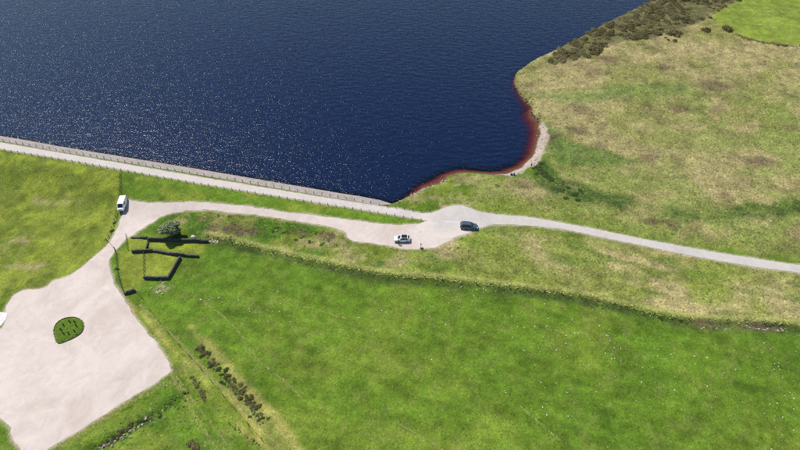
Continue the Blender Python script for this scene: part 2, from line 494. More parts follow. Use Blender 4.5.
def attr_mat(name, rough=0.85, spec=0.25, scale=2.2, var=0.35, trans=0.0):
    """colour from the plant-cover attribute, broken up by node noise"""
    m, nt, b = new_mat(name)
    a = nt.nodes.new('ShaderNodeAttribute')
    a.attribute_name = 'cover'
    n = noise_node(nt, scale, 6, 0.65)
    r = ramp(nt, n.outputs[0], [(0.28, (1 - var,) * 3), (0.5, (1, 1, 1)), (0.74, (1 + var,) * 3)])
    n2 = noise_node(nt, 7.0, 3, 0.6)
    r2 = ramp(nt, n2.outputs[0], [(0.3, (0.75, 0.78, 0.75)), (0.7, (1.25, 1.22, 1.2))])
    c = mul(nt, a.outputs['Color'], r.outputs[0])
    c = mul(nt, c, r2.outputs[0], 0.7)
    nt.links.new(c, b.inputs['Base Color'])
    b.inputs['Roughness'].default_value = rough
    b.inputs['Specular IOR Level'].default_value = spec
    if trans:
        t = nt.nodes.new('ShaderNodeBsdfTranslucent')
        nt.links.new(c, t.inputs[0])
        mx = nt.nodes.new('ShaderNodeMixShader')
        mx.inputs[0].default_value = trans
        nt.links.new(b.outputs[0], mx.inputs[1])
        nt.links.new(t.outputs[0], mx.inputs[2])
        nt.links.new(mx.outputs[0], nt.nodes['Material Output'].inputs[0])
    return m

M = {}
M['ground'] = attr_mat('ground_cover', 0.95, 0.1, 1.6, 0.3)
def add_bump(m, scale, dist):
    nt = m.node_tree
    b = nt.nodes['Principled BSDF']
    n = noise_node(nt, scale, 5, 0.7)
    bp = nt.nodes.new('ShaderNodeBump')
    bp.inputs['Strength'].default_value = 1.0
    bp.inputs['Distance'].default_value = dist
    nt.links.new(n.outputs[0], bp.inputs['Height'])
    nt.links.new(bp.outputs[0], b.inputs['Normal'])
add_bump(M['ground'], 2.5, 0.12)
M['tuft'] = attr_mat('grass_tuft', 0.8, 0.2, 0.9, 0.15, 0.12)

def surface_mat(name, base, patch, fleck, s1, s2, rough=0.9):
    m, nt, b = new_mat(name)
    n1, n2, n3 = noise_node(nt, s1, 5, 0.6), noise_node(nt, s2, 4, 0.6), noise_node(nt, 9.0, 4, 0.75)
    n1.inputs['Distortion'].default_value = 2.2
    n2.inputs['Distortion'].default_value = 1.2
    r1 = ramp(nt, n1.outputs[0], [(0.36, patch), (0.62, base)])
    r2 = ramp(nt, n2.outputs[0], [(0.34, (0.93, 0.925, 0.92)), (0.66, (1.04, 1.04, 1.04))])
    r3 = ramp(nt, n3.outputs[0], [(0.25, (fleck,) * 3), (0.5, (1, 1, 1)), (0.8, (1.1, 1.1, 1.1))])
    c = mul(nt, mul(nt, r1.outputs[0], r2.outputs[0]), r3.outputs[0])
    nt.links.new(c, b.inputs['Base Color'])
    b.inputs['Roughness'].default_value = rough
    b.inputs['Specular IOR Level'].default_value = 0.2
    bp = nt.nodes.new('ShaderNodeBump')
    bp.inputs['Distance'].default_value = 0.03
    nt.links.new(n3.outputs[0], bp.inputs['Height'])
    nt.links.new(bp.outputs[0], b.inputs['Normal'])
    return m
M['asphalt'] = surface_mat('worn_asphalt', (0.475, 0.435, 0.395), (0.415, 0.39, 0.365), 0.85, 0.07, 0.5)
def dusty(m, col):
    """gravel dust trodden over the asphalt, by the dust attribute"""
    nt = m.node_tree
    b = nt.nodes['Principled BSDF']
    src = b.inputs['Base Color'].links[0].from_socket
    a = nt.nodes.new('ShaderNodeAttribute')
    a.attribute_name = 'dust'
    n = noise_node(nt, 0.9, 5, .65)
    ad = nt.nodes.new('ShaderNodeMath')
    ad.operation = 'MULTIPLY_ADD'
    ad.use_clamp = True
    nt.links.new(n.outputs[0], ad.inputs[0])
    ad.inputs[1].default_value = 1.6
    nt.links.new(a.outputs['Fac'], ad.inputs[2])
    sb = nt.nodes.new('ShaderNodeMath')
    sb.operation = 'SUBTRACT'
    sb.use_clamp = True
    ad.use_clamp = False
    nt.links.new(ad.outputs[0], sb.inputs[0])
    sb.inputs[1].default_value = 0.85
    mx = nt.nodes.new('ShaderNodeMix')
    mx.data_type = 'RGBA'
    nt.links.new(sb.outputs[0], mx.inputs[0])
    nt.links.new(src, mx.inputs[6])
    mx.inputs[7].default_value = (*col, 1)
    nt.links.new(mx.outputs[2], b.inputs['Base Color'])
dusty(M['asphalt'], (0.55, 0.48, 0.43))
M['gravel'] = surface_mat('pale_gravel', (0.555, 0.48, 0.43), (0.485, 0.41, 0.36), 0.75, 0.06, 0.35)
M['pitching'] = surface_mat('stone_pitching', (0.36, 0.31, 0.29), (0.28, 0.24, 0.225), 0.6, 0.3, 2.0)
M['concrete'] = surface_mat('pale_concrete', (0.68, 0.63, 0.60), (0.6, 0.55, 0.52), 0.85, 0.3, 2.0)
M['paint'] = simple_mat('worn_white_paint', (0.50, 0.47, 0.455), 0.85, var=0.12, scale=2.5)
M['timber'] = simple_mat('weathered_timber', (0.07, 0.058, 0.045), 0.9, var=0.4, scale=4)
M['wire'] = simple_mat('fence_wire', (0.07, 0.065, 0.06), 0.8, 0.0)
M['steel'] = simple_mat('galvanised_steel', (0.30, 0.31, 0.32), 0.45, 0.8)
M['stone'] = simple_mat('dark_gritstone', (0.072, 0.066, 0.060), 0.95, var=0.5, scale=1.3)
M['palestone'] = simple_mat('pale_gritstone', (0.42, 0.38, 0.34), 0.95, var=0.3, scale=1.7)
M['shorestone'] = simple_mat('shore_stone', (0.30, 0.27, 0.24), 0.95, var=0.4, scale=1.2)
M['bark'] = simple_mat('bark', (0.10, 0.075, 0.05), 0.95, var=0.4, scale=5)
M['flower'] = simple_mat('white_flower', (0.62, 0.63, 0.55), 0.9, var=0.15)

def leaf_mat(name):
    m = attr_mat(name, 0.75, 0.25, 1.5, 0.3, 0.2)
    return m
M['leaf'] = leaf_mat('shrub_leaf')

# ------------------------------------------------------------------ mesh helpers
def link(o):
    COL.objects.link(o)
    return o

def tag(o, label=None, cat=None, group=None, kind=None):
    for k, v in (('label', label), ('category', cat), ('group', group), ('kind', kind)):
        if v:
            o[k] = v
    return o

def np_mesh(name, V, F, mats, col=None, smooth=False, nv=3):
    """fast mesh from an array of vertices and an (n, nv) array of faces"""
    me = bpy.data.meshes.new(name)
    V, F = np.asarray(V, np.float32), np.asarray(F, np.int32)
    me.vertices.add(len(V))
    me.vertices.foreach_set('co', V.ravel())
    me.loops.add(F.size)
    me.loops.foreach_set('vertex_index', F.ravel())
    me.polygons.add(len(F))
    me.polygons.foreach_set('loop_start', np.arange(0, F.size, nv, dtype=np.int32))
    if smooth:
        me.polygons.foreach_set('use_smooth', np.ones(len(F), bool))
    me.update()
    me.validate()
    for m in (mats if isinstance(mats, (list, tuple)) else [mats]):
        me.materials.append(m)
    if col is not None:
        at = me.color_attributes.new('cover', 'FLOAT_COLOR', 'POINT')
        c4 = np.ones((len(V), 4), np.float32)
        c4[:, :3] = col
        at.data.foreach_set('color', c4.ravel())
    return me

def obj(name, me, parent=None):
    o = bpy.data.objects.new(name, me)
    link(o)
    if parent is not None:
        o.parent = parent
    return o

def empty(name, loc, rz=0.0):
    o = bpy.data.objects.new(name, None)
    o.empty_display_size = 0.3
    link(o)
    o.location = loc
    o.rotation_euler = (0, 0, rz)
    return o

def bm_mesh(name, bm, mats, smooth=False):
    me = bpy.data.meshes.new(name)
    bmesh.ops.recalc_face_normals(bm, faces=bm.faces)
    bm.to_mesh(me)
    bm.free()
    for m in (mats if isinstance(mats, (list, tuple)) else [mats]):
        me.materials.append(m)
    if smooth:
        for p in me.polygons:
            p.use_smooth = True
    return me

def add_box(bm, c, s, rot=None, jit=0.0):
    vs_ = []
    for i in (-.5, .5):
        for j in (-.5, .5):
            for k in (-.5, .5):
                v = Vector((i * s[0], j * s[1], k * s[2]))
                if jit:
                    v += Vector((random.uniform(-jit, jit), random.uniform(-jit, jit), random.uniform(-jit, jit)))
                if rot is not None:
                    v = rot @ v
                vs_.append(bm.verts.new(Vector(c) + v))
    for f in ((0, 1, 3, 2), (4, 6, 7, 5), (0, 4, 5, 1), (2, 3, 7, 6), (0, 2, 6, 4), (1, 5, 7, 3)):
        bm.faces.new([vs_[i] for i in f])

def add_bar(bm, a, b, r, r2=None, n=6):
    a, b = Vector(a), Vector(b)
    d = (b - a)
    q = d.to_track_quat('Z', 'Y')
    r2 = r if r2 is None else r2
    A = [bm.verts.new(a + q @ Vector((r * math.cos(t), r * math.sin(t), 0))) for t in [2 * math.pi * i / n for i in range(n)]]
    B = [bm.verts.new(b + q @ Vector((r2 * math.cos(t), r2 * math.sin(t), 0))) for t in [2 * math.pi * i / n for i in range(n)]]
    for i in range(n):
        bm.faces.new((A[i], A[(i + 1) % n], B[(i + 1) % n], B[i]))
    bm.faces.new(A[::-1])
    bm.faces.new(B)

# ------------------------------------------------------------------ ground sheet
def axis(lo, hi, step, out, grow=1.28):
    a = list(np.arange(lo, hi + 1e-6, step))
    s, x = step, lo
    while x > -out:
        s *= grow
        x -= s
        a.insert(0, x)
    s, x = step, hi
    while x < out:
        s *= grow
        x += s
        a.append(x)
    return np.array(a)

gx = axis(-150, 178, 0.52, 4000)
gy = axis(30, 262, 0.52, 4000)
GX, GY = np.meshgrid(gx, gy)
X, Y = GX.ravel(), GY.ravel()
info = height(X, Y, True)
Zg = info[0]
cc, rr_, bb_ = cover(X, Y, info)
nx_, ny_ = len(gx), len(gy)
idx = np.arange(nx_ * ny_).reshape(ny_, nx_)
quads = np.stack([idx[:-1, :-1], idx[:-1, 1:], idx[1:, 1:], idx[1:, :-1]], -1).reshape(-1, 4)
BASE = base_h(X, Y)
FIELDS = np.column_stack([Zg, info[1], info[2], info[3], cc, rr_, bb_, BASE]).astype(np.float32).reshape(ny_, nx_, -1)
def look(x, y, sl=slice(None)):
    x, y = np.atleast_1d(np.asarray(x, float)), np.atleast_1d(np.asarray(y, float))
    i = np.clip(np.searchsorted(gx, x) - 1, 0, nx_ - 2)
    j = np.clip(np.searchsorted(gy, y) - 1, 0, ny_ - 2)
    u = ((x - gx[i]) / (gx[i + 1] - gx[i]))[:, None]
    v = ((y - gy[j]) / (gy[j + 1] - gy[j]))[:, None]
    Q = FIELDS[..., sl]
    return (Q[j, i] * (1 - u) + Q[j, i + 1] * u) * (1 - v) + (Q[j + 1, i] * (1 - u) + Q[j + 1, i + 1] * u) * v
def height(x, y, full=False):
    if full:
        r = look(x, y)
        return r[:, 0], r[:, 1], r[:, 2], r[:, 3], r[:, 4:7], r[:, 7], r[:, 8]
    return look(x, y, slice(0, 1))[:, 0]
_bh = base_h
def base_h(x, y):
    return look(np.ravel(x), np.ravel(y), slice(9, 10))[:, 0].reshape(np.shape(x))
ground = obj('ground', np_mesh('ground', np.stack([X, Y, Zg], 1), quads, M['ground'], cc, True, 4))
tag(ground, 'grassy moorland and pasture sloping around the reservoir', 'ground', kind='structure')

# ------------------------------------------------------------------ water
def water_mat():
    m, nt, b = new_mat('peaty_water')
    nt.nodes.remove(b)
    out = nt.nodes['Material Output']
    tc = nt.nodes.new('ShaderNodeTexCoord')
    def wav(scale, detail, rough, dist, stretch, rot):
        mp = nt.nodes.new('ShaderNodeMapping')
        mp.inputs['Scale'].default_value = stretch
        mp.inputs['Rotation'].default_value = (0, 0, rot)
        nt.links.new(tc.outputs['Object'], mp.inputs[0])
        n = nt.nodes.new('ShaderNodeTexNoise')
        n.inputs['Scale'].default_value = scale
        n.inputs['Detail'].default_value = detail
        n.inputs['Roughness'].default_value = rough
        nt.links.new(mp.outputs[0], n.inputs['Vector'])
        bp = nt.nodes.new('ShaderNodeBump')
        bp.inputs['Strength'].default_value = 1.0
        bp.inputs['Distance'].default_value = dist
        nt.links.new(n.outputs[0], bp.inputs['Height'])
        return bp
    b1 = wav(0.30, 3, 0.5, 0.26, (1, 2.0, 1), 0.5)
    b2 = wav(3.2, 3, 0.6, 0.070, (1, 1.5, 1), -0.3)
    nt.links.new(b1.outputs[0], b2.inputs['Normal'])
    gl = nt.nodes.new('ShaderNodeBsdfGlossy')
    gl.inputs['Roughness'].default_value = 0.075
    nt.links.new(b2.outputs[0], gl.inputs['Normal'])
    tr = nt.nodes.new('ShaderNodeBsdfTransparent')
    fr = nt.nodes.new('ShaderNodeFresnel')
    fr.inputs['IOR'].default_value = 1.40
    mx = nt.nodes.new('ShaderNodeMixShader')
    body = nt.nodes.new('ShaderNodeBsdfDiffuse')         # light scattered back by the water itself
    body.inputs[0].default_value = (0.006, 0.024, 0.108, 1)
    m0 = nt.nodes.new('ShaderNodeMixShader')
    dp = nt.nodes.new('ShaderNodeAttribute')              # shallow water scatters little
    dp.attribute_name = 'depth'
    mr = nt.nodes.new('ShaderNodeMapRange')
    mr.inputs['From Min'].default_value = 0.3
    mr.inputs['From Max'].default_value = 3.0
    mr.inputs['To Max'].default_value = 0.30
    nt.links.new(dp.outputs['Fac'], mr.inputs['Value'])
    nt.links.new(mr.outputs[0], m0.inputs[0])
    nt.links.new(tr.outputs[0], m0.inputs[1])
    nt.links.new(body.outputs[0], m0.inputs[2])
    nt.links.new(b2.outputs[0], fr.inputs['Normal'])
    nt.links.new(fr.outputs[0], mx.inputs[0])
    nt.links.new(m0.outputs[0], mx.inputs[1])
    nt.links.new(gl.outputs[0], mx.inputs[2])
    nt.links.new(mx.outputs[0], out.inputs['Surface'])
    va = nt.nodes.new('ShaderNodeVolumeAbsorption')
    va.inputs['Color'].default_value = (0.82, 0.42, 0.20, 1)
    va.inputs['Density'].default_value = 2.2
    nt.links.new(va.outputs[0], out.inputs['Volume'])
    return m
M['water'] = water_mat()
wx = np.concatenate([np.arange(-1300, -160, 20), np.arange(-160, 180, 1.0), np.arange(180, 500, 20)])
wy = np.concatenate([np.arange(90, 300, 1.0), np.arange(300, 1000, 20)])
WX, WY = np.meshgrid(wx, wy)
cxm, cym = 0.25 * (WX[:-1, :-1] + WX[1:, :-1] + WX[:-1, 1:] + WX[1:, 1:]), 0.25 * (WY[:-1, :-1] + WY[1:, :-1] + WY[:-1, 1:] + WY[1:, 1:])
wsd = -seg_dist(cxm, cym, SHORE, True)
wid = np.arange(WX.size).reshape(WX.shape)
wq = np.stack([wid[:-1, :-1], wid[:-1, 1:], wid[1:, 1:], wid[1:, :-1]], -1)[wsd < 2.2]
used, inv = np.unique(wq.ravel(), return_inverse=True)
water = obj('reservoir_water', np_mesh('reservoir_water', np.stack([WX.ravel()[used], WY.ravel()[used], np.zeros(len(used))], 1), inv.reshape(-1, 4), M['water'], None, False, 4))
wat = water.data.attributes.new('depth', 'FLOAT', 'POINT')
wat.data.foreach_set('value', np.clip(-base_h(WX.ravel()[used], WY.ravel()[used]), 0, 9).astype(np.float32))
tag(water, 'dark blue rippled reservoir with peaty red shallows', 'water', kind='structure')

# ------------------------------------------------------------------ road sheets
def sheet(name, P, mat, lift, step, label, hole=None, inner=1.2):
    P = np.asarray(P)
    verts = [Vector(p) for p in P]
    n = len(P)
    edges = [(i, (i + 1) % n) for i in range(n)]
    lo, hi = P.min(0), P.max(0)
    xs, ys = np.meshgrid(np.arange(lo[0], hi[0], step), np.arange(lo[1], hi[1], step))
    xs, ys = xs.ravel(), ys.ravel()
    sd = seg_dist(xs, ys, P, True)
    if hole is not None:
        sd = np.minimum(sd, -seg_dist(xs, ys, hole, True))
        k = len(verts)
        verts += [Vector(p) for p in hole]
        edges += [(k + i, k + (i + 1) % len(hole)) for i in range(len(hole))]
    keep = sd > inner * 0.4
    verts += [Vector((a, b)) for a, b in zip(xs[keep], ys[keep])]
    v2, _, f2, *_ = delaunay_2d_cdt(verts, edges, [], 1, 1e-4)
    V = np.array([(v.x, v.y) for v in v2])
    F = np.array([f for f in f2 if len(f) == 3])
    cen = V[F].mean(1)
    ok = seg_dist(cen[:, 0], cen[:, 1], P, True) > 0
    if hole is not None:
        ok &= seg_dist(cen[:, 0], cen[:, 1], hole, True) < 0
    F = F[ok]
    a, b, c = V[F[:, 0]], V[F[:, 1]], V[F[:, 2]]
    cr = (b[:, 0] - a[:, 0]) * (c[:, 1] - a[:, 1]) - (b[:, 1] - a[:, 1]) * (c[:, 0] - a[:, 0])
    F[cr < 0] = F[cr < 0][:, ::-1]
    z = base_h(V[:, 0], V[:, 1]) + lift
    o = obj(name, np_mesh(name, np.column_stack([V, z]), F, mat, None, True))
    return tag(o, label, name.split('_')[-1], kind='structure')

sheet('gravel_track', TRACK, M['gravel'], 0.02, 1.5, 'pale pinkish gravel track, lay-by and car park', ISLAND)
road = sheet('asphalt_road', ROAD, M['asphalt'], 0.036, 1.0, 'narrow pale asphalt road over the dam and across the moor')
rv = np.array([v.co[:2] for v in road.data.vertices])
EDGE = smooth_line(G([(474, 231), (458, 236.5), (444, 239.5), (430, 236.5), (420, 231), (416, 226.5), (423, 222)]), 1.0)
ed, _ = seg_dist(rv[:, 0], rv[:, 1], EDGE, False)
sl_ = (rv[:, 0] - DA[0]) * DT[0] + (rv[:, 1] - DA[1]) * DT[1]
dust = np.maximum(0.95 * np.exp(-(ed / 3.2) ** 2), 0.35 * sst(DL + 2, DL - 12, sl_))
at = road.data.attributes.new('dust', 'FLOAT', 'POINT')
at.data.foreach_set('value', dust.astype(np.float32))
# stone pitching on the water side of the dam
pt = [p for p in SHORE[:10]]
top = [np.array(p) + DN * 3.35 for p in SHORE[1:9]]
top = [top[0] - DT * 420] + top + [np.array(SHORE[9]) + DN * 0.35 + DT * 0.6]
PV, PF = [], []
lowl, topl = smooth_line(pt[1:], 2.0), None
lw = np.array([[p[0], p[1]] for p in pt])
for i in range(len(lw)):
    a, t = lw[i], top[i]
    b = a - DN * 1.0
    PV += [(b[0], b[1], -3.0), (a[0], a[1], 0.06), (t[0], t[1], base_h(np.array([t[0]]), np.array([t[1]]))[0] + 0.07)]
    if i:
        k = 3 * i
        PF += [(k - 3, k, k + 1, k - 2), (k - 2, k + 1, k + 2, k - 1)]
o = obj('dam_pitching', np_mesh('dam_pitching', PV, np.array(PF)[:, ::-1], M['pitching'], None, False, 4))
tag(o, 'lilac grey stone pitching along the water side of the dam', 'embankment', kind='structure')
o = sheet('concrete_pad', smooth_line(G([(-6, 313), (8, 313.5), (6, 319), (1.5, 325.5), (-8, 326)]), 1.0, True), M['concrete'], 0.075, 0.8, 'whitish concrete pad at the far left edge of the car park')

# worn white markings at the road junction
def strip(name, px, w, label):
    P = smooth_line(G(px), 0.8)
    V, F = [], []
    for i in range(len(P)):
        t = P[min(i + 1, len(P) - 1)] - P[max(i - 1, 0)]
        t = t / np.linalg.norm(t)
        nrm = np.array([-t[1], t[0]])
        for s in (-.5, .5):
            q = P[i] + nrm * s * w
            V.append((q[0], q[1], float(base_h(q[:1], q[1:])[0]) + 0.046))
        if i:
            F.append((2 * i - 2, 2 * i - 1, 2 * i + 1, 2 * i))
    o = obj(name, np_mesh(name, V, np.array(F)[:, ::-1], M['paint'], None, False, 4))
    return tag(o, label, 'marking', kind='structure')
strip('road_marking', [(443, 221.6), (452, 221.8), (460, 222.4)], 0.55, 'worn pale marking across the road junction beside the dark car')

# ------------------------------------------------------------------ grass tufts (uncountable plant cover)
def make_tufts(name, n, region, size, hgt, label, colfn, blades=6, seed=0, accept=None):
    r = np.random.default_rng(100 + seed)
    x = r.uniform(region[0], region[1], n)
    y = r.uniform(region[2], region[3], n)
    # keep what lies in or near the view
    zc = y * math.cos(PITCH) + (CAM_H) * math.sin(PITCH)
    u = x / zc * FPX
    v = (y * math.sin(PITCH) - CAM_H * math.cos(PITCH)) / zc * FPX
    k = (np.abs(u) < 460) & (np.abs(v) < 285)
    x, y = x[k], y[k]
    inf = height(x, y, True)
    c, rough, bare = inf[4], inf[5], inf[6]
    p = accept(x, y, inf, rough, bare)
    k = r.uniform(0, 1, len(x)) < p
    x, y, c, rough = x[k], y[k], c[k], rough[k]
    z = inf[0][k]
    m = len(x)
    rad = size * r.uniform(0.55, 1.35, m) * (0.6 + 0.7 * rough)
    hh = hgt * r.uniform(0.5, 1.5, m) * (0.35 + 0.9 * rough)
    c = colfn(c, r, m)
    lean = np.clip(r.normal(0, 0.14, (m, 2)), -.25, .25) * rad[:, None]
    ph = r.uniform(0, 6.28, m)
    V = np.zeros((m, blades + 1, 3), np.float32)
    C = np.zeros((m, blades + 1, 3), np.float32)
    V[:, 0, 0], V[:, 0, 1], V[:, 0, 2] = x + lean[:, 0], y + lean[:, 1], z + hh
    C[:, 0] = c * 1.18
    for b in range(blades):
        a = ph + 6.283 * b / blades + r.normal(0, 0.25, m)
        q = rad * (r.uniform(0.9, 1.25, m) if b % 2 else r.uniform(0.6, 0.85, m))
        V[:, b + 1, 0] = x + np.cos(a) * q
        V[:, b + 1, 1] = y + np.sin(a) * q
        V[:, b + 1, 2] = z - 0.04 + (hh * 0.12 if b % 2 else 0)
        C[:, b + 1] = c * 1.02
    base = (np.arange(m) * (blades + 1))[:, None, None]
    f = np.array([[0, 1 + b, 1 + (b + 1) % blades] for b in range(blades)])[None]
    F = (base + f).reshape(-1, 3)
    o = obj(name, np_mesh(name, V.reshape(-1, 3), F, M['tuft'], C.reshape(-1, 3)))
    tag(o, label, 'grass', kind='stuff')
    return m

def vary(amt, dry=0.0, dark=0.0):
    def f(c, r, m):
        c = c * np.clip(np.exp(r.normal(-.02, amt, m)), 0.5, 1.45)[:, None]
        if dry:
            k = r.uniform(0, 1, m) < dry
            c[k] = c[k] * 0.6 + STRAW * 0.5
        if dark:
            k = r.uniform(0, 1, m) < dark
            c[k] = c[k] * 0.62
        return c
    return f
VIEW = (-165, 190, 28, 268)
print('tufts', make_tufts('moor_tussocks', 640000, VIEW, 0.28, 0.14, 'straw coloured tussock grass covering the moor', vary(0.23, 0.05, 0.07), 6, 1,
      lambda x, y, i, rg, b: np.where((rg > 0.5) & (i[3] > 0.6) & (i[1] < -0.25), 0.95 * (1 - b) * rg, 0)))
print('tufts', make_tufts('meadow_grass', 640000, VIEW, 0.26, 0.15, 'short green meadow grass in uneven tufts', vary(0.40, 0.02, 0.0), 6, 2,
      lambda x, y, i, rg, b: np.where((rg <= 0.5) & (i[3] > 0.8) & ((i[1] < -0.2) | (i[2] > 0.1)), 0.9 * (1 - b), 0)))

# pale trodden lines, drawn by dry grass
def line_tufts(name, lines, n_per_m, size, hgt, col, spread, label, seed, mat='tuft'):
    r = np.random.default_rng(seed)
    pts = []
    for px, w in lines:
        P = smooth_line(G(px), 0.5)
        k = int(len(P) * 0.5 * n_per_m * w)
        t = r.uniform(0, len(P) - 1.001, k)
        i = t.astype(int)
        f = (t - i)[:, None]
        pts.append(P[i] * (1 - f) + P[i + 1] * f + r.normal(0, spread * w, (k, 2)))
    p = np.concatenate(pts)
    x, y = p[:, 0], p[:, 1]
    inf = height(x, y, True)
    k = (inf[1] < -0.2)
    x, y, z = x[k], y[k], inf[0][k]
    m = len(x)
    V = np.zeros((m, 6, 3), np.float32)
    C = np.zeros((m, 6, 3), np.float32)
    hh = hgt * r.uniform(.5, 1.5, m)
    rad = size * r.uniform(.6, 1.4, m)
    cv = np.asarray(col) * np.exp(r.normal(0, .25, m))[:, None]
    V[:, 0] = np.stack([x, y, z + hh], 1)
    C[:, 0] = cv
    for b in range(5):
        a = 6.283 * b / 5 + r.uniform(0, 1, m)
        V[:, b + 1] = np.stack([x + np.cos(a) * rad, y + np.sin(a) * rad, z + np.where(b % 2, hh * .2, -.05)], 1)
        C[:, b + 1] = cv * .95
    F = ((np.arange(m) * 6)[:, None, None] + np.array([[0, 1 + b, 1 + (b + 1) % 5] for b in range(5)])[None]).reshape(-1, 3)
    o = obj(name, np_mesh(name, V.reshape(-1, 3), F, M[mat], C.reshape(-1, 3)))
    return tag(o, label, 'grass', kind='stuff')

line_tufts('trodden_grass', [([(200, 298), (203, 301), (224, 317), (243, 338), (257, 359), (285, 382), (300, 396)], 0.5),
                             ([(168, 372), (180, 388), (192, 412), (205, 432), (220, 455)], 0.9), ([(176, 376), (190, 396), (208, 420), (235, 455)], 0.5),
                             ([(60, 446), (90, 428), (120, 408), (150, 392), (166, 383), (176, 384), (183, 393)], 1.3),
                             ([(140, 305), (175, 338), (215, 380), (262, 428), (285, 452)], 0.8),
                             ([(414, 276), (407, 270), (407, 263)], 0.6), ([(416, 274), (400, 269), (398, 262)], 0.5),
                             ([(270, 300), (310, 308), (345, 318)], 0.4), ([(400, 425), (435, 445), (450, 456)], 0.5), ([(520, 405), (560, 440)], 0.4)],
           34, 0.15, 0.06, STRAW_G * 1.15, 0.22, 'pale dry grass along trodden lines in the meadow', 5)
line_tufts('ditch_rushes', [([(300, 262), (340, 270), (400, 280.5), (480, 286.5), (560, 297), (620, 309), (680, 323), (700, 326)], 1.0),
                            ([(225, 243), (260, 251), (300, 262)], 0.35), ([(700, 325), (800, 330)], 0.5),
                            ([(100, 446), (140, 424), (178, 400)], 2.0), ([(198, 346), (240, 396), (264, 424)], 0.8), ([(225, 420), (258, 446)], .4)],
           3.6, 0.26, 0.20, np.array([.050, .080, .020]), 0.5, 'dark green rushes growing in the field ditches', 6)
line_tufts('bank_grass', [([(212, 236), (267, 249), (312, 259.5), (350, 267.5), (414, 276.3), (500, 284.5), (577, 294), (628, 305.5), (670, 315.6), (800, 324)], 0.9)],
           6, 0.26, 0.08, STRAW_G * 1.5, 0.3, 'pale grass on the crest of the long field bank', 8)

# white flower specks
def specks():
    r = np.random.default_rng(77)
    cl = [(225, 300, 40, 14, 46), (258, 312, 18, 8, 24), (420, 312, 45, 22, 60), (455, 300, 30, 12, 32), (560, 325, 50, 26, 66), (610, 345, 30, 25, 34), (640, 372, 36, 25, 22), (560, 392, 60, 25, 22),
          (775, 360, 30, 22, 40), (785, 415, 25, 24, 34), (480, 290, 40, 6, 20), (300, 330, 60, 40, 26), (700, 380, 60, 45, 26), (775, 24, 12, 8, 46), (760, 30, 20, 9, 26), (600, 190, 60, 12, 16), (450, 330, 120, 40, 40)]
    px = np.concatenate([np.stack([r.normal(a, c * .5, n), r.normal(b, d * .5, n)], 1) for a, b, c, d, n in cl])
    p = G(px)
    p = p[r.uniform(0, 1, len(p)) < .55]
    z = height(p[:, 0], p[:, 1])
    m = len(p)
    V = np.zeros((m, 6, 3), np.float32)
    rad = r.uniform(0.05, 0.15, m)
    hh = r.uniform(0.12, 0.3, m)
    V[:, 0] = np.stack([p[:, 0], p[:, 1], z + hh], 1)
    for b in range(5):
        a = 6.283 * b / 5 + r.uniform(0, 1, m)
        V[:, b + 1] = np.stack([p[:, 0] + np.cos(a) * rad, p[:, 1] + np.sin(a) * rad, z + hh * .55], 1)
    F = ((np.arange(m) * 6)[:, None, None] + np.array([[0, 1 + b, 1 + (b + 1) % 5] for b in range(5)])[None]).reshape(-1, 3)
    o = obj('white_wildflowers', np_mesh('white_wildflowers', V.reshape(-1, 3), F, M['flower']))
    tag(o, 'small white flower heads scattered in clusters over the meadow', 'flowers', kind='stuff')
specks()

# ------------------------------------------------------------------ shrubs
def leaves(n, lobes, r, size, cols, seed_up=0.35):
    """leaf triangles spread through the outer volume of several lobes"""
    V, F, C = np.zeros((n, 3, 3)), np.arange(3 * n).reshape(-1, 3), np.zeros((n, 3, 3))
    L = np.array(lobes)
    w = (L[:, 3] * L[:, 4]) ** 1.0
    li = r.choice(len(L), n, p=w / w.sum())
    d = r.normal(0, 1, (n, 3))
    d[:, 2] = np.abs(d[:, 2]) * 1.0 - 0.25
    d /= np.linalg.norm(d, axis=1)[:, None]
    rad = r.uniform(0.45, 1.08, n) ** 0.6
    lump = 0.82 + 0.36 * vnoise(d[:, 0] * 2.3 + li * 7.1 + 40, d[:, 1] * 2.3 + d[:, 2] * 1.7 + 40, 3)
    c = L[li, :3] + d * np.stack([L[li, 3], L[li, 3], L[li, 4]], 1) * (rad * lump)[:, None]
    c[:, 2] = np.maximum(c[:, 2], 0.03)
    nrm = d + r.normal(0, 0.55, (n, 3)) + np.array([0, 0, seed_up])
    nrm /= np.linalg.norm(nrm, axis=1)[:, None]
    t = np.cross(nrm, r.normal(0, 1, (n, 3)))
    t /= np.linalg.norm(t, axis=1)[:, None] + 1e-9
    bt = np.cross(nrm, t)
    s = size * r.uniform(0.6, 1.4, n)[:, None]
    V[:, 0] = c + t * s
    V[:, 1] = c - t * s * .6 + bt * s * .75
    V[:, 2] = c - t * s * .6 - bt * s * .75
    cols = np.array(cols)
    ci = cols[r.integers(0, len(cols), n)] * np.exp(r.normal(0, 0.22, n))[:, None]
    C[:] = ci[:, None, :]
    return V.reshape(-1, 3), F, C.reshape(-1, 3)

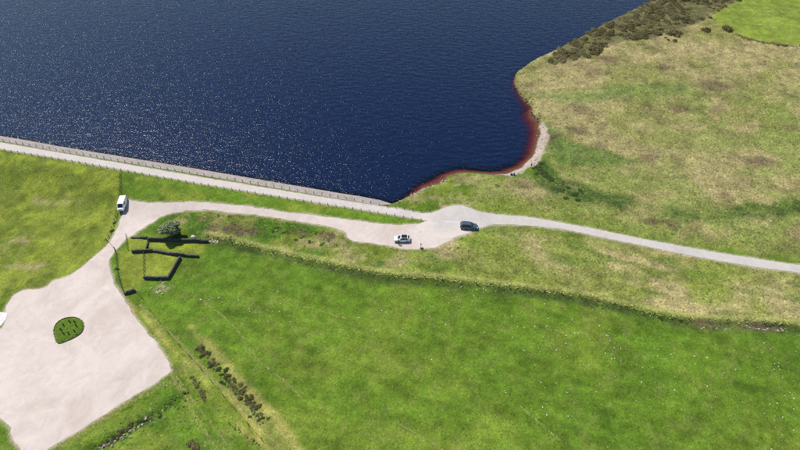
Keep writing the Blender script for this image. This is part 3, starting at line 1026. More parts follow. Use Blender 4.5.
def bush_mesh(name, seed, n, cols, flat=0.75):
    r = np.random.default_rng(seed)
    lobes = [(0, 0, 0.12, 0.75, flat * .75)]
    for k in range(r.integers(4, 7)):
        a = r.uniform(0, 6.28)
        q = r.uniform(0.3, 0.75)
        lobes.append((math.cos(a) * q, math.sin(a) * q, r.uniform(0.0, 0.18), r.uniform(0.3, 0.55), flat * r.uniform(0.35, 0.75)))
    V, F, C = leaves(n, lobes, r, 0.085, cols)
    return np_mesh(name, V, F, M['leaf'], C)
HC = [(0.150, 0.125, 0.050), (0.110, 0.108, 0.036), (0.180, 0.145, 0.066), (0.140, 0.102, 0.050), (0.115, 0.120, 0.034)]
BC = [(0.21, 0.175, 0.080), (0.16, 0.155, 0.050), (0.28, 0.235, 0.125)]
GC = [(0.065, 0.110, 0.024), (0.085, 0.125, 0.030), (0.048, 0.085, 0.020)]
TC = [(0.20, 0.165, 0.075), (0.15, 0.145, 0.055), (0.23, 0.185, 0.095)]
PROTO = {'heath': [bush_mesh('heath_bush', 200 + i, 900, HC, 0.62) for i in range(4)],
         'tan': [bush_mesh('tan_bush', 240 + i, 900, TC, 0.55) for i in range(3)],
         'brown': [bush_mesh('brown_bush', 220 + i, 700, BC, 0.7) for i in range(3)],
         'green': [bush_mesh('green_bush', 230 + i, 700, GC, 0.7) for i in range(3)]}
def bush(x, y, r, kind, name, label, group, sq=1.0):
    o = obj(name, random.choice(PROTO[kind]))
    o.location = (x, y, hz(x, y) - 0.06)
    o.rotation_euler = (0, 0, random.uniform(0, 6.28))
    s = random.uniform(0.8, 1.2)
    o.scale = (r * s, r / s, r * sq)
    return tag(o, label, 'bush', group)

# heather scrub along the far shore
lo, hi = Z_SCRUB.min(0), Z_SCRUB.max(0)
cand = rng.uniform(lo, hi, (2600, 2))
csd = seg_dist(cand[:, 0], cand[:, 1], Z_SCRUB, True)
cwd, _ = shore_sd(cand[:, 0], cand[:, 1])
cl_ = fbm(cand[:, 0], cand[:, 1], 14, 300, 2)
put = []
for (x, y), s, w, c in zip(cand, csd, cwd, cl_):
    if s < 0.3 or w < 1.3 or c < 0.36 or y > 285:
        continue
    r = random.uniform(1.3, 3.0) if c > 0.45 else random.uniform(0.8, 1.6)
    if all((x - a) ** 2 + (y - b) ** 2 > (0.52 * (r + q)) ** 2 for a, b, q in put):
        put.append((x, y, r))
put = put[:230]
for x, y, r in put:
    k = 'tan' if random.random() < 0.38 else 'heath'
    w = float(shore_sd(np.array([x]), np.array([y]))[0][0])
    row = 'on water edge of' if w < 5 else 'on landward edge of' if float(seg_dist(np.array([x]), np.array([y]), Z_SCRUB, True)[0]) < 3.5 else 'inside the'
    part = 'nearer' if y < 205 else 'farther'
    siz = 'small' if r < 1.5 else 'mid-sized' if r < 2.3 else 'large'
    lab = '%s %s heather bush %s %s shore scrub' % (siz, 'tan brown' if k == 'tan' else 'dark olive', row, part)
    bush(x, y, r, k, 'heather_bush', lab, 'heather scrub along the far shore', random.uniform(0.55, 0.85))
def bush_px(px, py, r, kind, name, label, group=None, sq=1.0):
    x, y = g1(px, py)
    return bush(x, y, r, kind, name, label, group, sq)
bush_px(706, 30.5, 2.2, 'heath', 'gorse_bush', 'lone round dark bush just left of the bright green field corner')
bush_px(728, 29.5, 2.6, 'heath', 'gorse_bush', 'wide dark bush on the lower edge of the bright green field')
bush_px(675, 34, 3.2, 'tan', 'gorse_bush', 'wide tan bush standing out below the shore scrub')
bush_px(674.5, 41, 1.4, 'heath', 'gorse_bush', 'small dark bush below the wide tan one, largest of its trio')
bush_px(668, 40, 0.9, 'heath', 'gorse_bush', 'middle small dark bush of the trio on the straw slope')
bush_px(665.5, 37.6, 0.7, 'heath', 'gorse_bush', 'smallest dark bush of the trio on the straw slope')
bush_px(710, 17.5, 1.1, 'heath', 'gorse_bush', 'small dark bush at the pointed tip of the bright green field')
bush_px(703, 18.5, 1.0, 'heath', 'gorse_bush', 'small dark bush between the shore scrub and the green field tip')
for t in np.linspace(0, 1, 26):
    px = 738 + 66 * t + random.uniform(-1, 1)
    py = np.interp(px, [738, 742, 760, 782, 805], [34.5, 37, 42.6, 45.6, 46.4]) + random.uniform(-0.3, 0.9)
    bush_px(px, py, random.uniform(0.6, 1.3), 'tan' if random.random() < .6 else 'heath', 'bank_bush', 'low scrubby bush on the bank below the bright green field', 'bushes on the bank of the bright green field', 0.6)
# row of brown shrubs in the lower left ditch
for i in range(80):
    t = (i + random.random()) / 80
    px = np.interp(t, [0, .3, .6, .8, 1], [198, 216, 238, 252, 262]) + random.gauss(0, 4.2)
    py = np.interp(t, [0, .3, .6, .8, 1], [346, 366, 389, 402, 420]) + random.gauss(0, 2.0)
    bush_px(px, py, random.uniform(0.35, 0.75), random.choice(['brown', 'green', 'tan', 'heath', 'heath']), 'ditch_shrub', 'small brownish shrub in the row along the meadow ditch', 'shrubs along the meadow ditch', 1.1)
for i, (px, py) in enumerate([(192, 377), (194.5, 381), (197, 385), (202, 392), (203.5, 396), (204.5, 399)]):
    bush_px(px, py, random.uniform(0.55, 0.85), 'brown', 'path_shrub', 'small dark shrub beside the trodden path below the straw track', 'dark shrubs beside the trodden path', 1.1)
bush_px(191, 443, 1.0, 'brown', 'bramble_bush', 'dark brown bush at the bottom edge of the picture')
bush_px(196, 446, 1.1, 'brown', 'bramble_bush', 'larger dark brown bush at the bottom edge, right of its twin')
for i in range(26):
    t = i / 25
    px = np.interp(t, [0, 1], [100, 152]) + random.gauss(0, 2.5)
    py = np.interp(t, [0, 1], [446, 416]) + random.gauss(0, 1.8)
    bush_px(px, py, random.uniform(0.3, 0.65), random.choice(['green', 'heath', 'heath']), 'bank_shrub', 'low dark shrub on the stony bank beside the car park', 'shrubs on the stony bank', 0.9)
for i in range(32):
    px, py = random.choice([(226 + random.gauss(0, 8), 233 + random.gauss(0, 1.5)), (246, 231), (236, 228)])
    bush_px(px + random.gauss(0, 7), py + random.gauss(0, 2), random.uniform(0.5, 0.95), random.choice(['brown', 'brown', 'tan']), 'bracken_clump', 'low clump of dead brown bracken below the gravel track', 'dead bracken below the gravel track', 0.55)
for i in range(9):
    bush_px(325 + random.gauss(0, 7), 236 + random.gauss(0, 2.2), random.uniform(0.5, 0.9), 'brown', 'bracken_patch', 'dead bracken clump beside the lay-by', 'dead bracken beside the lay-by', 0.55)
for i in range(26):
    px = random.choice([random.uniform(298, 345), random.uniform(350, 690), random.uniform(560, 690)])
    py = np.interp(px, [298, 340, 400, 480, 560, 620, 690], [262, 270, 280, 286.5, 297, 309, 323]) + random.gauss(0, 0.8)
    bush_px(px, py, random.uniform(0.3, 0.55), random.choice(['green', 'heath', 'green']), 'ditch_bush', 'low dark bush in the ditch under the long field fence', 'bushes in the long ditch', 0.8)
for i in range(16):
    px = random.choice([random.uniform(700, 728), random.uniform(748, 785)])
    bush_px(px, np.interp(px, [690, 800], [325, 330]) + random.gauss(0, 1.0), random.uniform(0.4, 0.8), 'brown', 'eroded_shrub', 'brown shrub on the eroded part of the long field bank', 'shrubs on the eroded bank', 0.7)
for i, (px, py, r) in enumerate([(562, 190, 1.0), (568, 187, .9), (574, 194, 1.1), (580, 190, .8), (566, 198, .9), (578, 200, 1.0)]):
    bush_px(px, py, r, 'green', 'rush_clump', 'dark green rush clump in the wet hollow above the road', 'rush clumps in the wet hollow', 0.8)
for px, py, r in [(538, 168, 1.4), (542, 172, 1.6), (546, 176, 1.5), (541, 164, 1.1), (551, 179, 1.4), (536, 174, .9)]:
    bush_px(px, py, r, 'green', 'shore_bush', 'dark green bush behind the little sandy beach', 'bushes behind the beach', 0.6)
bush_px(497.5, 186.3, 0.7, 'brown', 'heather_tuft', 'single dark tuft on the pale slope below the beach')
bush_px(422, 248.6, 0.55, 'green', 'post_bush', 'small dark bush at the foot of the signpost by the lay-by')
bush_px(117, 269, 0.6, 'green', 'fence_bush', 'small dark bush on the fence line left of the sheepfold', None, 1.2)
bush_px(112.6, 231, 0.7, 'green', 'hedge_bush', 'small dark bush growing against the field fence below the van')
bush_px(114.5, 223, 0.5, 'green', 'hedge_bush', 'smaller bush on the field fence just above the other one')

# ------------------------------------------------------------------ hawthorn tree
def hawthorn():
    p = gz(173, 236.5)
    t = empty('hawthorn_tree', p)
    tag(t, 'pale flowering hawthorn tree standing against the sheepfold wall', 'tree')
    bm = bmesh.new()
    add_bar(bm, (0, 0, -.2), (0.1, 0, 1.5), 0.26, 0.2, 8)
    for k in range(7):
        a = k * 0.9 + 0.3
        e = (math.cos(a) * 1.2, math.sin(a) * 1.2, 2.9 + 0.35 * (k % 3))
        add_bar(bm, (0.1, 0, 1.35), e, 0.12, 0.06, 6)
        add_bar(bm, e, (e[0] * 1.7, e[1] * 1.7, e[2] + 0.7), 0.06, 0.02, 5)
    obj('trunk', bm_mesh('trunk', bm, M['bark'], True), t)
    r = np.random.default_rng(31)
    lobes = [(0, 0, 2.9, 2.0, 1.7)]
    for k in range(13):
        a = r.uniform(0, 6.28)
        q = r.uniform(0.8, 2.0)
        lobes.append((math.cos(a) * q, math.sin(a) * q, r.uniform(1.7, 3.9), r.uniform(.8, 1.25), r.uniform(.7, 1.05)))
    V, F, C = leaves(9000, lobes, r, 0.15, [(0.10, 0.15, 0.035), (0.13, 0.18, 0.05), (0.075, 0.11, 0.03)])
    obj('crown', np_mesh('crown', V, F, M['leaf'], C), t)
    V, F, C = leaves(7500, [(a, b, c + .05, d * 1.03, e * 1.03) for a, b, c, d, e in lobes], r, 0.12, [(0.32, 0.36, 0.20), (0.28, 0.32, 0.17), (0.40, 0.42, 0.30)], 0.9)
    obj('blossom', np_mesh('blossom', V, F, M['leaf'], C), t)
hawthorn()

# ------------------------------------------------------------------ fences
bm = bmesh.new()
add_box(bm, (0, 0, 0.36), (0.13, 0.13, 1.12))
bmesh.ops.bevel(bm, geom=bm.edges[:], offset=0.02, segments=1, affect='EDGES')
POST = bm_mesh('post', bm, M['timber'])
bm = bmesh.new()
add_bar(bm, (0, 0, -.2), (0, 0, 1.05), 0.065, 0.06, 6)
STAKE = bm_mesh('stake', bm, M['timber'])

def resample(P, step):
    d = np.r_[0, np.cumsum(np.linalg.norm(np.diff(P, axis=0), axis=1))]
    n = max(1, int(round(d[-1] / step)))
    s = np.linspace(0, d[-1], n + 1)
    return np.stack([np.interp(s, d, P[:, 0]), np.interp(s, d, P[:, 1])], 1)

def fence(px, step, label, post=None, wires=(0.85, 0.6, 0.35), wr=0.006, rail=False, smooth=True, group=None):
    post = post or POST
    P = resample(smooth_line(G(px), 1.0) if smooth else G(px), step)
    z = height(P[:, 0], P[:, 1])
    t = empty('post_fence', (P[0][0], P[0][1], z[0]))
    tag(t, label, 'fence', group)
    o0 = np.array([P[0][0], P[0][1], z[0]])
    Q = np.column_stack([P, z]) - o0
    for i, q in enumerate(Q):
        o = obj('post', post, t)
        a = Q[min(i + 1, len(Q) - 1)] - Q[max(i - 1, 0)]
        o.location = q
        o.rotation_euler = (random.gauss(0, .03), random.gauss(0, .03), math.atan2(a[1], a[0]))
        o.scale = (1, 1, random.uniform(.92, 1.08))
    bm = bmesh.new()
    for i in range(len(Q) - 1):
        for w in wires:
            add_bar(bm, Q[i] + (0, 0, w), Q[i + 1] + (0, 0, w), wr, n=3)
    obj('rail' if rail else 'wire', bm_mesh('wire', bm, M['timber'] if rail else M['wire']), t)
    return t

fence([(-40, 133.8), (0, 140.8), (80, 154.4), (200, 175), (340, 198), (396, 208.2), (420, 212), (428, 212), (436, 209.4), (443, 204)], 2.4,
      'dark post fence on the water side of the dam road', rail=False)
fence([(-40, 143.6), (0, 150.2), (80, 163.4), (200, 184.8), (340, 207.4), (400, 217), (421, 220.5)], 2.4, 'dark post fence on the grassy side of the dam road')
fence([(121, 172), (120.5, 188), (119.5, 199), (118, 210), (115, 222), (111, 233), (107, 241)], 1.5, 'post fence running down the field past the white van', STAKE, wr=0.02)
fence([(115.3, 249.5), (117, 260), (117.6, 270), (120, 281), (124, 293)], 1.5, 'post fence between the track and the sheepfold', STAKE, wr=0.02)
fence([(126.7, 236), (127.2, 243), (128, 249.5)], 1.2, 'short fence closing the small upper pen of the sheepfold', STAKE, wr=0.02)
fence([(144.2, 252.5), (144.5, 263), (144.3, 275)], 1.4, 'short fence dividing the large lower pen of the sheepfold', STAKE, wr=0.02)
fence([(134, 290), (142, 298), (150, 310), (170, 335), (195, 362), (225, 398), (262, 440)], 4.5, 'thin stake fence following the straw track downhill', STAKE, wr=0.008)
fence([(218, 239), (240, 243.5), (267, 250.4), (312, 260.9), (350, 269), (387, 275.2), (414, 277.8), (462, 282), (500, 286), (540, 290.8), (577, 295.7),
       (628, 307), (670, 317), (716, 321.5), (800, 325)], 4.0, 'long stake fence on the bank between meadow and moor strip', STAKE, wr=0.004)

def gate(a, b, label):
    A, B = gz(*a), gz(*b)
    t = empty('field_gate', A)
    tag(t, label, 'gate')
    L = B - A
    bm = bmesh.new()
    for h in (0.25, 0.45, 0.65, 0.88, 1.12):
        add_bar(bm, Vector((0, 0, h)), L + Vector((0, 0, h)), 0.03, n=6)
    obj('gate_bar', bm_mesh('gate_bar', bm, M['steel']), t)
    bm = bmesh.new()
    for f in (0.02, 0.5, 0.98):
        add_bar(bm, L * f + Vector((0, 0, .2)), L * f + Vector((0, 0, 1.15)), 0.035, n=6)
    add_bar(bm, L * .02 + Vector((0, 0, .25)), L * .5 + Vector((0, 0, 1.12)), 0.025, n=6)
    obj('gate_frame', bm_mesh('gate_frame', bm, M['steel']), t)
    for f in (-0.03, 1.03):
        o = obj('gate_post', POST, t)
        o.location = L * f
        o.scale = (1.2, 1.2, 1.05)
gate((108, 240.8), (115, 249.8), 'closed metal field gate across the gravel track')

# ------------------------------------------------------------------ dry stone walls
def stone_wall(px, h, th, label, broken=0.12):
    P = G(px)
    d = np.r_[0, np.cumsum(np.linalg.norm(np.diff(P, axis=0), axis=1))]
    def at(s):
        return np.array([np.interp(s, d, P[:, 0]), np.interp(s, d, P[:, 1])])
    o0 = gz(*px[0])
    t = empty('dry_stone_wall', o0)
    tag(t, label, 'wall')
    bm, cp = bmesh.new(), bmesh.new()
    crs = 0.19
    n = int(h / crs)
    ss = np.arange(0, d[-1], 0.2)
    zz = height(*np.array([at(s) for s in ss]).T)
    for c in range(n + 1):
        s = random.uniform(0, .2)
        while s < d[-1]:
            w = random.uniform(0.25, 0.55)
            m = min(s + w / 2, d[-1])
            a, b = at(max(m - .15, 0)), at(min(m + .15, d[-1]))
            ang = math.atan2(b[1] - a[1], b[0] - a[0])
            q = at(m)
            g = np.interp(m, ss, zz)
            ragged = h * (1 - broken * 2.2 * fbm(np.array([m]), np.array([o0.x]), 2.5, 8, 2)[0])
            if c * crs < ragged:
                tk = th * (1.1 - 0.35 * c / max(n, 1)) * random.uniform(.9, 1.08)
                top = (c + 1) * crs >= ragged
                add_box(cp if top else bm, (q[0] - o0.x, q[1] - o0.y, g - o0.z + c * crs + .07), (w * .97, tk, crs * (1.25 if top else .96)),
                        Matrix.Rotation(ang + random.gauss(0, .06), 3, 'Z') @ Matrix.Rotation(random.gauss(0, .06), 3, 'X'), 0.025)
            s += w
    st = obj('stonework', bm_mesh('stonework', bm, M['stone']), t)
    st['kind'] = 'stuff'
    st = obj('coping_stones', bm_mesh('coping_stones', cp, M['stone']), t)
    st['kind'] = 'stuff'
stone_wall([(131, 238), (140, 238.6), (148, 239)], 0.7, 0.4, 'low ruined wall piece at the top left of the sheepfold', 0.3)
stone_wall([(148, 241.2), (170, 241.6), (190, 242), (208, 242.2)], 1.2, 0.45, 'long upper sheepfold wall behind which the hawthorn stands')
stone_wall([(148.5, 243), (147, 249)], 0.8, 0.4, 'short cross wall joining the two long sheepfold walls', 0.3)
stone_wall([(132, 252.4), (153, 251.6), (163, 253.4), (175, 255.4), (198, 257)], 0.95, 0.45, 'long bent middle wall of the sheepfold', 0.18)
stone_wall([(144, 278.6), (157, 279), (168.6, 278.6), (172.5, 272.5), (180.5, 259)], 1.0, 0.45, 'L shaped lower wall of the sheepfold')
stone_wall([(124, 294.6), (129, 293.4), (135, 291.6)], 0.95, 0.45, 'short wall stub at the bottom corner of the sheepfold')

def rock_mesh(seed, mat, n=1):
    bm = bmesh.new()
    bmesh.ops.create_icosphere(bm, subdivisions=2, radius=0.5)
    r = random.Random(seed)
    off = [r.uniform(0, 50) for _ in range(3)]
    from mathutils import noise as mn
    for v in bm.verts:
        v.co *= 1 + 0.45 * mn.noise(v.co * 2.2 + Vector(off))
        v.co.z *= 0.7
    return bm_mesh('rock', bm, mat)
b = obj('boulder', rock_mesh(3, M['concrete']))
p = gz(193.4, 237.6)
b.location = p + Vector((0, 0, .3))
b.scale = (1.25, 0.9, 1.1)
tag(b, 'white rounded boulder behind the upper sheepfold wall', 'boulder')
# rubble and shore stones
def stones(name, lines, n_per_m, size, mat, label, seed):
    r = random.Random(seed)
    bm = bmesh.new()
    for px, w in lines:
        P = resample(G(px), 1.0 / n_per_m)
        for q in P:
            x, y = q[0] + r.gauss(0, w), q[1] + r.gauss(0, w)
            s = size * r.uniform(.5, 1.5)
            add_box(bm, (x, y, hz(x, y) + s * .12), (s, s * r.uniform(.6, 1), s * r.uniform(.4, .8)),
                    Matrix.Rotation(r.uniform(0, 3), 3, 'Z') @ Matrix.Rotation(r.gauss(0, .3), 3, 'X'), s * .18)
    o = obj(name, bm_mesh(name, bm, mat))
    return tag(o, label, 'stones', kind='stuff')
stones('shore_stones', [([(392, 204), (400, 201.6), (414, 194.6), (427, 188.2), (436, 185.4), (444, 181.6)], .3), ([(392, 204), (414, 194.6), (430, 187.2)], .35), ([(393, 204), (414, 195), (430, 187.6)], .25)], 1.7, 0.42, M['shorestone'], 'pale stones edging the water beside the dam end', 1)
stones('beach_stones', [([(505, 176), (522, 171), (532, 164), (537, 152), (541, 140), (541, 130)], .6)] * 2, 0.7, 0.3, M['shorestone'], 'loose pale stones strewn along the little beach', 2)
stones('bank_rubble', [([(100, 447), (120, 437), (140, 425), (152, 417)], .5)] * 2, 1.5, 0.34, M['shorestone'], 'grey rubble along the bank beside the car park', 3)
stones('wall_rubble', [([(209, 241), (216, 241)], .3)] * 3 + [([(155, 288), (168, 289)], 1.0)] * 2, 3, 0.3, M['palestone'], 'tan rubble spilled around the sheepfold', 4)
stones('moor_shore_stones', [([(539, 121), (533, 116), (531, 108), (521, 96), (513.5, 84)], .25)], 1.5, 0.4, M['stone'], 'dark stones under the low moor bank', 5)
stones('bank_stones', [([(700, 326), (728, 328)], .3), ([(748, 328), (785, 330)], .3)] * 2, 1.6, 0.26, M['shorestone'], 'bare stones in the eroded part of the field bank', 6)

# island of grass in the car park with short timber posts
bm = bmesh.new()
K = resample(np.vstack([ISLAND, ISLAND[:1]]), 0.8)
bm2 = bmesh.new()
for i in range(len(K) - 1):
    a, c = K[i], K[i + 1]
    m = (a + c) / 2
    z = float(base_h(m[:1], m[1:])[0])
    add_box(bm2, (m[0], m[1], z + .10), (np.linalg.norm(c - a) * 1.02, 0.07, 0.24), Matrix.Rotation(math.atan2(c[1] - a[1], c[0] - a[0]), 3, 'Z'), .01)
o = obj('island_shade_strip', bm_mesh('island_shade_strip', bm2, M['timber']))  # dark strip added as the island's shaded edge, no real boards there
tag(o, 'dark strip standing in for shade round the grass island in the car park', 'strip', kind='structure')
bm = bmesh.new()
add_box(bm, (0, 0, 0.32), (0.2, 0.2, 0.9))
bmesh.ops.bevel(bm, geom=bm.edges[:], offset=0.03, segments=1, affect='EDGES')
BOLL = bm_mesh('bollard', bm, M['timber'])
for (zx, zy), lab in zip([(257, 192), (303, 166), (340, 168), (352, 196), (238, 226), (256, 254), (296, 254), (338, 236)],
                         ['upper left', 'top middle', 'top right', 'far right', 'far left', 'bottom left', 'bottom middle', 'lower right']):
    p = gz(30 + zx / 7.5, 300 + zy / 7.5 + .6)
    t = empty('timber_bollard', p, random.uniform(-.3, .3))
    obj('shaft', BOLL, t)
    bm = bmesh.new()
    add_box(bm, (0, 0, .79), (.22, .22, .04))
    obj('cap', bm_mesh('cap', bm, M['timber']), t)
    tag(t, 'short dark timber bollard at the %s of the grass island' % lab, 'bollard', 'bollards on the grass island')

# ------------------------------------------------------------------ vehicles
def paint(name, col, rough=0.3):
    return simple_mat(name, col, rough, 0.0, 0.04, 2.0, coat=0.6)
M['white_paint'] = paint('white_car_paint', (0.78, 0.78, 0.77))
M['blue_paint'] = paint('dark_blue_car_paint', (0.05, 0.075, 0.11), 0.25)
M['glass'] = simple_mat('dark_vehicle_glass', (0.015, 0.018, 0.022), 0.08, var=0.1)
M['rubber'] = simple_mat('tyre_rubber', (0.02, 0.02, 0.02), 0.85)
M['alloy'] = simple_mat('alloy_wheel', (0.4, 0.41, 0.42), 0.35, 0.8)
M['lamp'] = simple_mat('headlamp_lens', (0.6, 0.62, 0.64), 0.15)
M['redlamp'] = simple_mat('tail_lamp_lens', (0.3, 0.01, 0.01), 0.2)
M['trim'] = simple_mat('black_trim', (0.02, 0.02, 0.022), 0.6)
M['plate'] = simple_mat('number_plate', (0.6, 0.58, 0.4), 0.5)

def loft(rings, mat, name, smooth=True, bevel=None):
    bm = bmesh.new()
    vr = [[bm.verts.new(p) for p in ring] for ring in rings]
    n = len(rings[0])
    for a, b in zip(vr[:-1], vr[1:]):
        for i in range(n):
            bm.faces.new((a[i], a[(i + 1) % n], b[(i + 1) % n], b[i]))
    bm.faces.new(vr[0][::-1])
    bm.faces.new(vr[-1])
    me = bm_mesh(name, bm, mat, smooth)
    return me

def ring_at(x, w, zb, zt, crown=0.03):
    half = [(0.0, zb), (0.80 * w, zb), (0.95 * w, zb + .08), (w, zb + .40 * (zt - zb)), (0.985 * w, zb + .72 * (zt - zb)), (0.93 * w, zt - .015), (0.6 * w, zt + crown * .7), (0, zt + crown)]
    return [(x, y, z) for y, z in half] + [(x, -y, z) for y, z in half[-2:0:-1]]

def vehicle(name, label, cat, p0, p1, spec):
    """p0 rear, p1 front, both pixels on the ground"""
    A, B = gz(*p0), gz(*p1)
    mid = (A + B) / 2
    mid.z = max(float(base_h(np.array([mid.x]), np.array([mid.y]))[0]) + 0.05, hz(mid.x, mid.y) + .02)
    yaw = math.atan2(B.y - A.y, B.x - A.x)
    t = empty(name, mid, yaw)
    tag(t, label, cat)
    W, pm = spec['w'] / 2, M[spec['paint']]
    body = obj('body', loft([ring_at(x, W * w, zb, zt) for x, w, zb, zt in spec['body']], pm, 'body'), t)
    # greenhouse: belt ring to roof ring
    (xr, zr), (xf, zf), (tr, tf), zt, wb, wt = spec['belt_rear'], spec['belt_front'], spec['roof'], spec['top'], W * spec['wb'], W * spec['wt']
    bm = bmesh.new()
    lo_ = [(xr, wb * .93, zr), (xr + .25, wb, zr), (xf - .35, wb, zf), (xf, wb * .80, zf), (xf, -wb * .80, zf), (xf - .35, -wb, zf), (xr + .25, -wb, zr), (xr, -wb * .93, zr)]
    hi_ = [(tr, wt * .92, zt - .03), (tr + .2, wt, zt), (tf - .2, wt, zt), (tf, wt * .85, zt - .04), (tf, -wt * .85, zt - .04), (tf - .2, -wt, zt), (tr + .2, -wt, zt), (tr, -wt * .92, zt - .03)]
    a = [bm.verts.new(v) for v in lo_]
    b = [bm.verts.new(v) for v in hi_]
    for i in range(8):
        bm.faces.new((a[i], a[(i + 1) % 8], b[(i + 1) % 8], b[i]))
    mid_top = [bm.verts.new((tr + .25, 0, zt + .05)), bm.verts.new((tf - .25, 0, zt + .05))]
    for q in ((b[0], b[1], mid_top[0]), (b[1], b[2], mid_top[1], mid_top[0]), (b[2], b[3], mid_top[1]), (b[3], b[4], mid_top[1]), (b[4], b[5], mid_top[1]),
              (b[5], b[6], mid_top[0], mid_top[1]), (b[6], b[7], mid_top[0]), (b[7], b[0], mid_top[0])):
        bm.faces.new(q)
    cab = obj('cabin', bm_mesh('cabin', bm, pm), t)
    def pane(nm, i, j, s0, s1, v0=.12, v1=.9):
        P00, P10, P01, P11 = Vector(lo_[i]), Vector(lo_[j]), Vector(hi_[i]), Vector(hi_[j])
        def bl(s, v):
            return (P00 * (1 - s) + P10 * s) * (1 - v) + (P01 * (1 - s) + P11 * s) * v
        nrm = (bl(1, .5) - bl(0, .5)).cross(bl(.5, 1) - bl(.5, 0)).normalized()
        if nrm.dot(bl(.5, .5) - Vector(((xr + xf) / 2, 0, zr))) < 0:
            nrm = -nrm
        bm = bmesh.new()
        q = [bl(s0, v0), bl(s1, v0), bl(s1, v1), bl(s0, v1)]
        o_ = [bm.verts.new(v + nrm * .012) for v in q]
        i_ = [bm.verts.new(v - nrm * .01) for v in q]
        bm.faces.new(o_)
        for k in range(4):
            bm.faces.new((o_[k], o_[(k + 1) % 4], i_[(k + 1) % 4], i_[k]))
        obj(nm, bm_mesh(nm, bm, M['glass']), t)
    pane('windscreen', 3, 4, .04, .96, .06, .94)
    if spec.get('rear_glass', True):
        pane('rear_window', 7, 0, .08, .92, .2, .88)
    for (s0, s1) in spec['side']:
        pane('side_window', 1, 2, s0, s1)
        pane('side_window', 5, 6, 1 - s1, 1 - s0)
    if spec.get('glass_roof'):
        bm = bmesh.new()
        q = [(tr + .22, wt * .93, zt + .006), (tf - .22, wt * .93, zt + .006), (tf - .12, 0, zt + .052), (tf - .22, -wt * .93, zt + .006), (tr + .22, -wt * .93, zt + .006), (tr + .12, 0, zt + .052)]
        up = [bm.verts.new((x, y, z + .012)) for x, y, z in q]
        bm.faces.new((up[0], up[1], up[2], up[5]))
        bm.faces.new((up[5], up[2], up[3], up[4]))
        obj('glass_roof', bm_mesh('glass_roof', bm, M['glass']), t)
    # wheels
    wr = spec['wheel_r']
    for wx_ in spec['axles']:
        for s in (-1, 1):
            y = s * (W - .10)
            bm = bmesh.new()
            add_bar(bm, (0, -.10, 0), (0, .10, 0), wr, wr, 18)
            wt_ = obj('wheel', bm_mesh('tyre', bm, M['rubber']), t)
            wt_.location = (wx_, y, wr)
            bm = bmesh.new()
            add_bar(bm, (0, s * .101, 0), (0, s * .115, 0), wr * .66, wr * .5, 12)
            obj('rim', bm_mesh('rim', bm, M['alloy']), wt_)
            bm = bmesh.new()
            ring0 = [(math.cos(a_) * (wr + .06), math.sin(a_) * (wr + .06)) for a_ in np.linspace(0.0, math.pi, 10)]
            A_ = [bm.verts.new((wx_ + cx, s * (W - .14), wr + cz)) for cx, cz in ring0]
            B_ = [bm.verts.new((wx_ + cx, s * (W + .012), wr + cz)) for cx, cz in ring0]
            C_ = [bm.verts.new((wx_ + cx * .86, s * (W + .012), wr + cz * .86)) for cx, cz in ring0]
            for k in range(9):
                bm.faces.new((A_[k], A_[k + 1], B_[k + 1], B_[k]))
                bm.faces.new((B_[k], B_[k + 1], C_[k + 1], C_[k]))
            obj('wheel_arch', bm_mesh('wheel_arch', bm, M['trim']), t)
    xf_, xr_ = spec['body'][-1][0], spec['body'][0][0]
    zl = spec['lamp_z']
    for s in (-1, 1):
        bm = bmesh.new()
        add_box(bm, (xf_ - .10, s * W * .66, zl), (.24, W * .38, .16), Matrix.Rotation(-s * .25, 3, 'Z'))
        bmesh.ops.bevel(bm, geom=bm.edges[:], offset=.03, segments=1, affect='EDGES')
        obj('headlight', bm_mesh('headlight', bm, M['lamp']), t)
        bm = bmesh.new()
        add_box(bm, (xr_ + .06, s * W * .76, zl + .12), (.16, W * .26, .26))
        bmesh.ops.bevel(bm, geom=bm.edges[:], offset=.03, segments=1, affect='EDGES')
        obj('tail_light', bm_mesh('tail_light', bm, M['redlamp']), t)
        bm = bmesh.new()
        add_box(bm, (xf - .45, s * (W + .09), zf + .09), (.12, .2, .14))
        bmesh.ops.bevel(bm, geom=bm.edges[:], offset=.03, segments=1, affect='EDGES')
        obj('wing_mirror', bm_mesh('wing_mirror', bm, pm if spec['paint'] == 'white_paint' else M['trim']), t)
    bm = bmesh.new()
    add_box(bm, (xf_ + .005, 0, zl - .14), (.05, W * 1.0, .16))
    obj('grille', bm_mesh('grille', bm, M['trim']), t)
    for x_, s in ((xf_, 1), (xr_, -1)):
        bm = bmesh.new()
        add_box(bm, (x_ + s * .035, 0, .42), (.02, .5, .11))
        obj('number_plate', bm_mesh('number_plate', bm, M['plate']), t)
    bm = bmesh.new()
    add_box(bm, (0, 0, .27), (spec['len'] * .9, W * 1.6, .18))
    obj('underbody', bm_mesh('underbody', bm, M['trim']), t)
    for y_ in ((1, -1) if spec.get('rails') else ()):
        bm = bmesh.new()
        add_bar(bm, (tr + .3, y_ * wt * .86, zt + .07), (tf - .4, y_ * wt * .86, zt + .07), .025)
        obj('roof_rail', bm_mesh('roof_rail', bm, M['trim']), t)
    return t

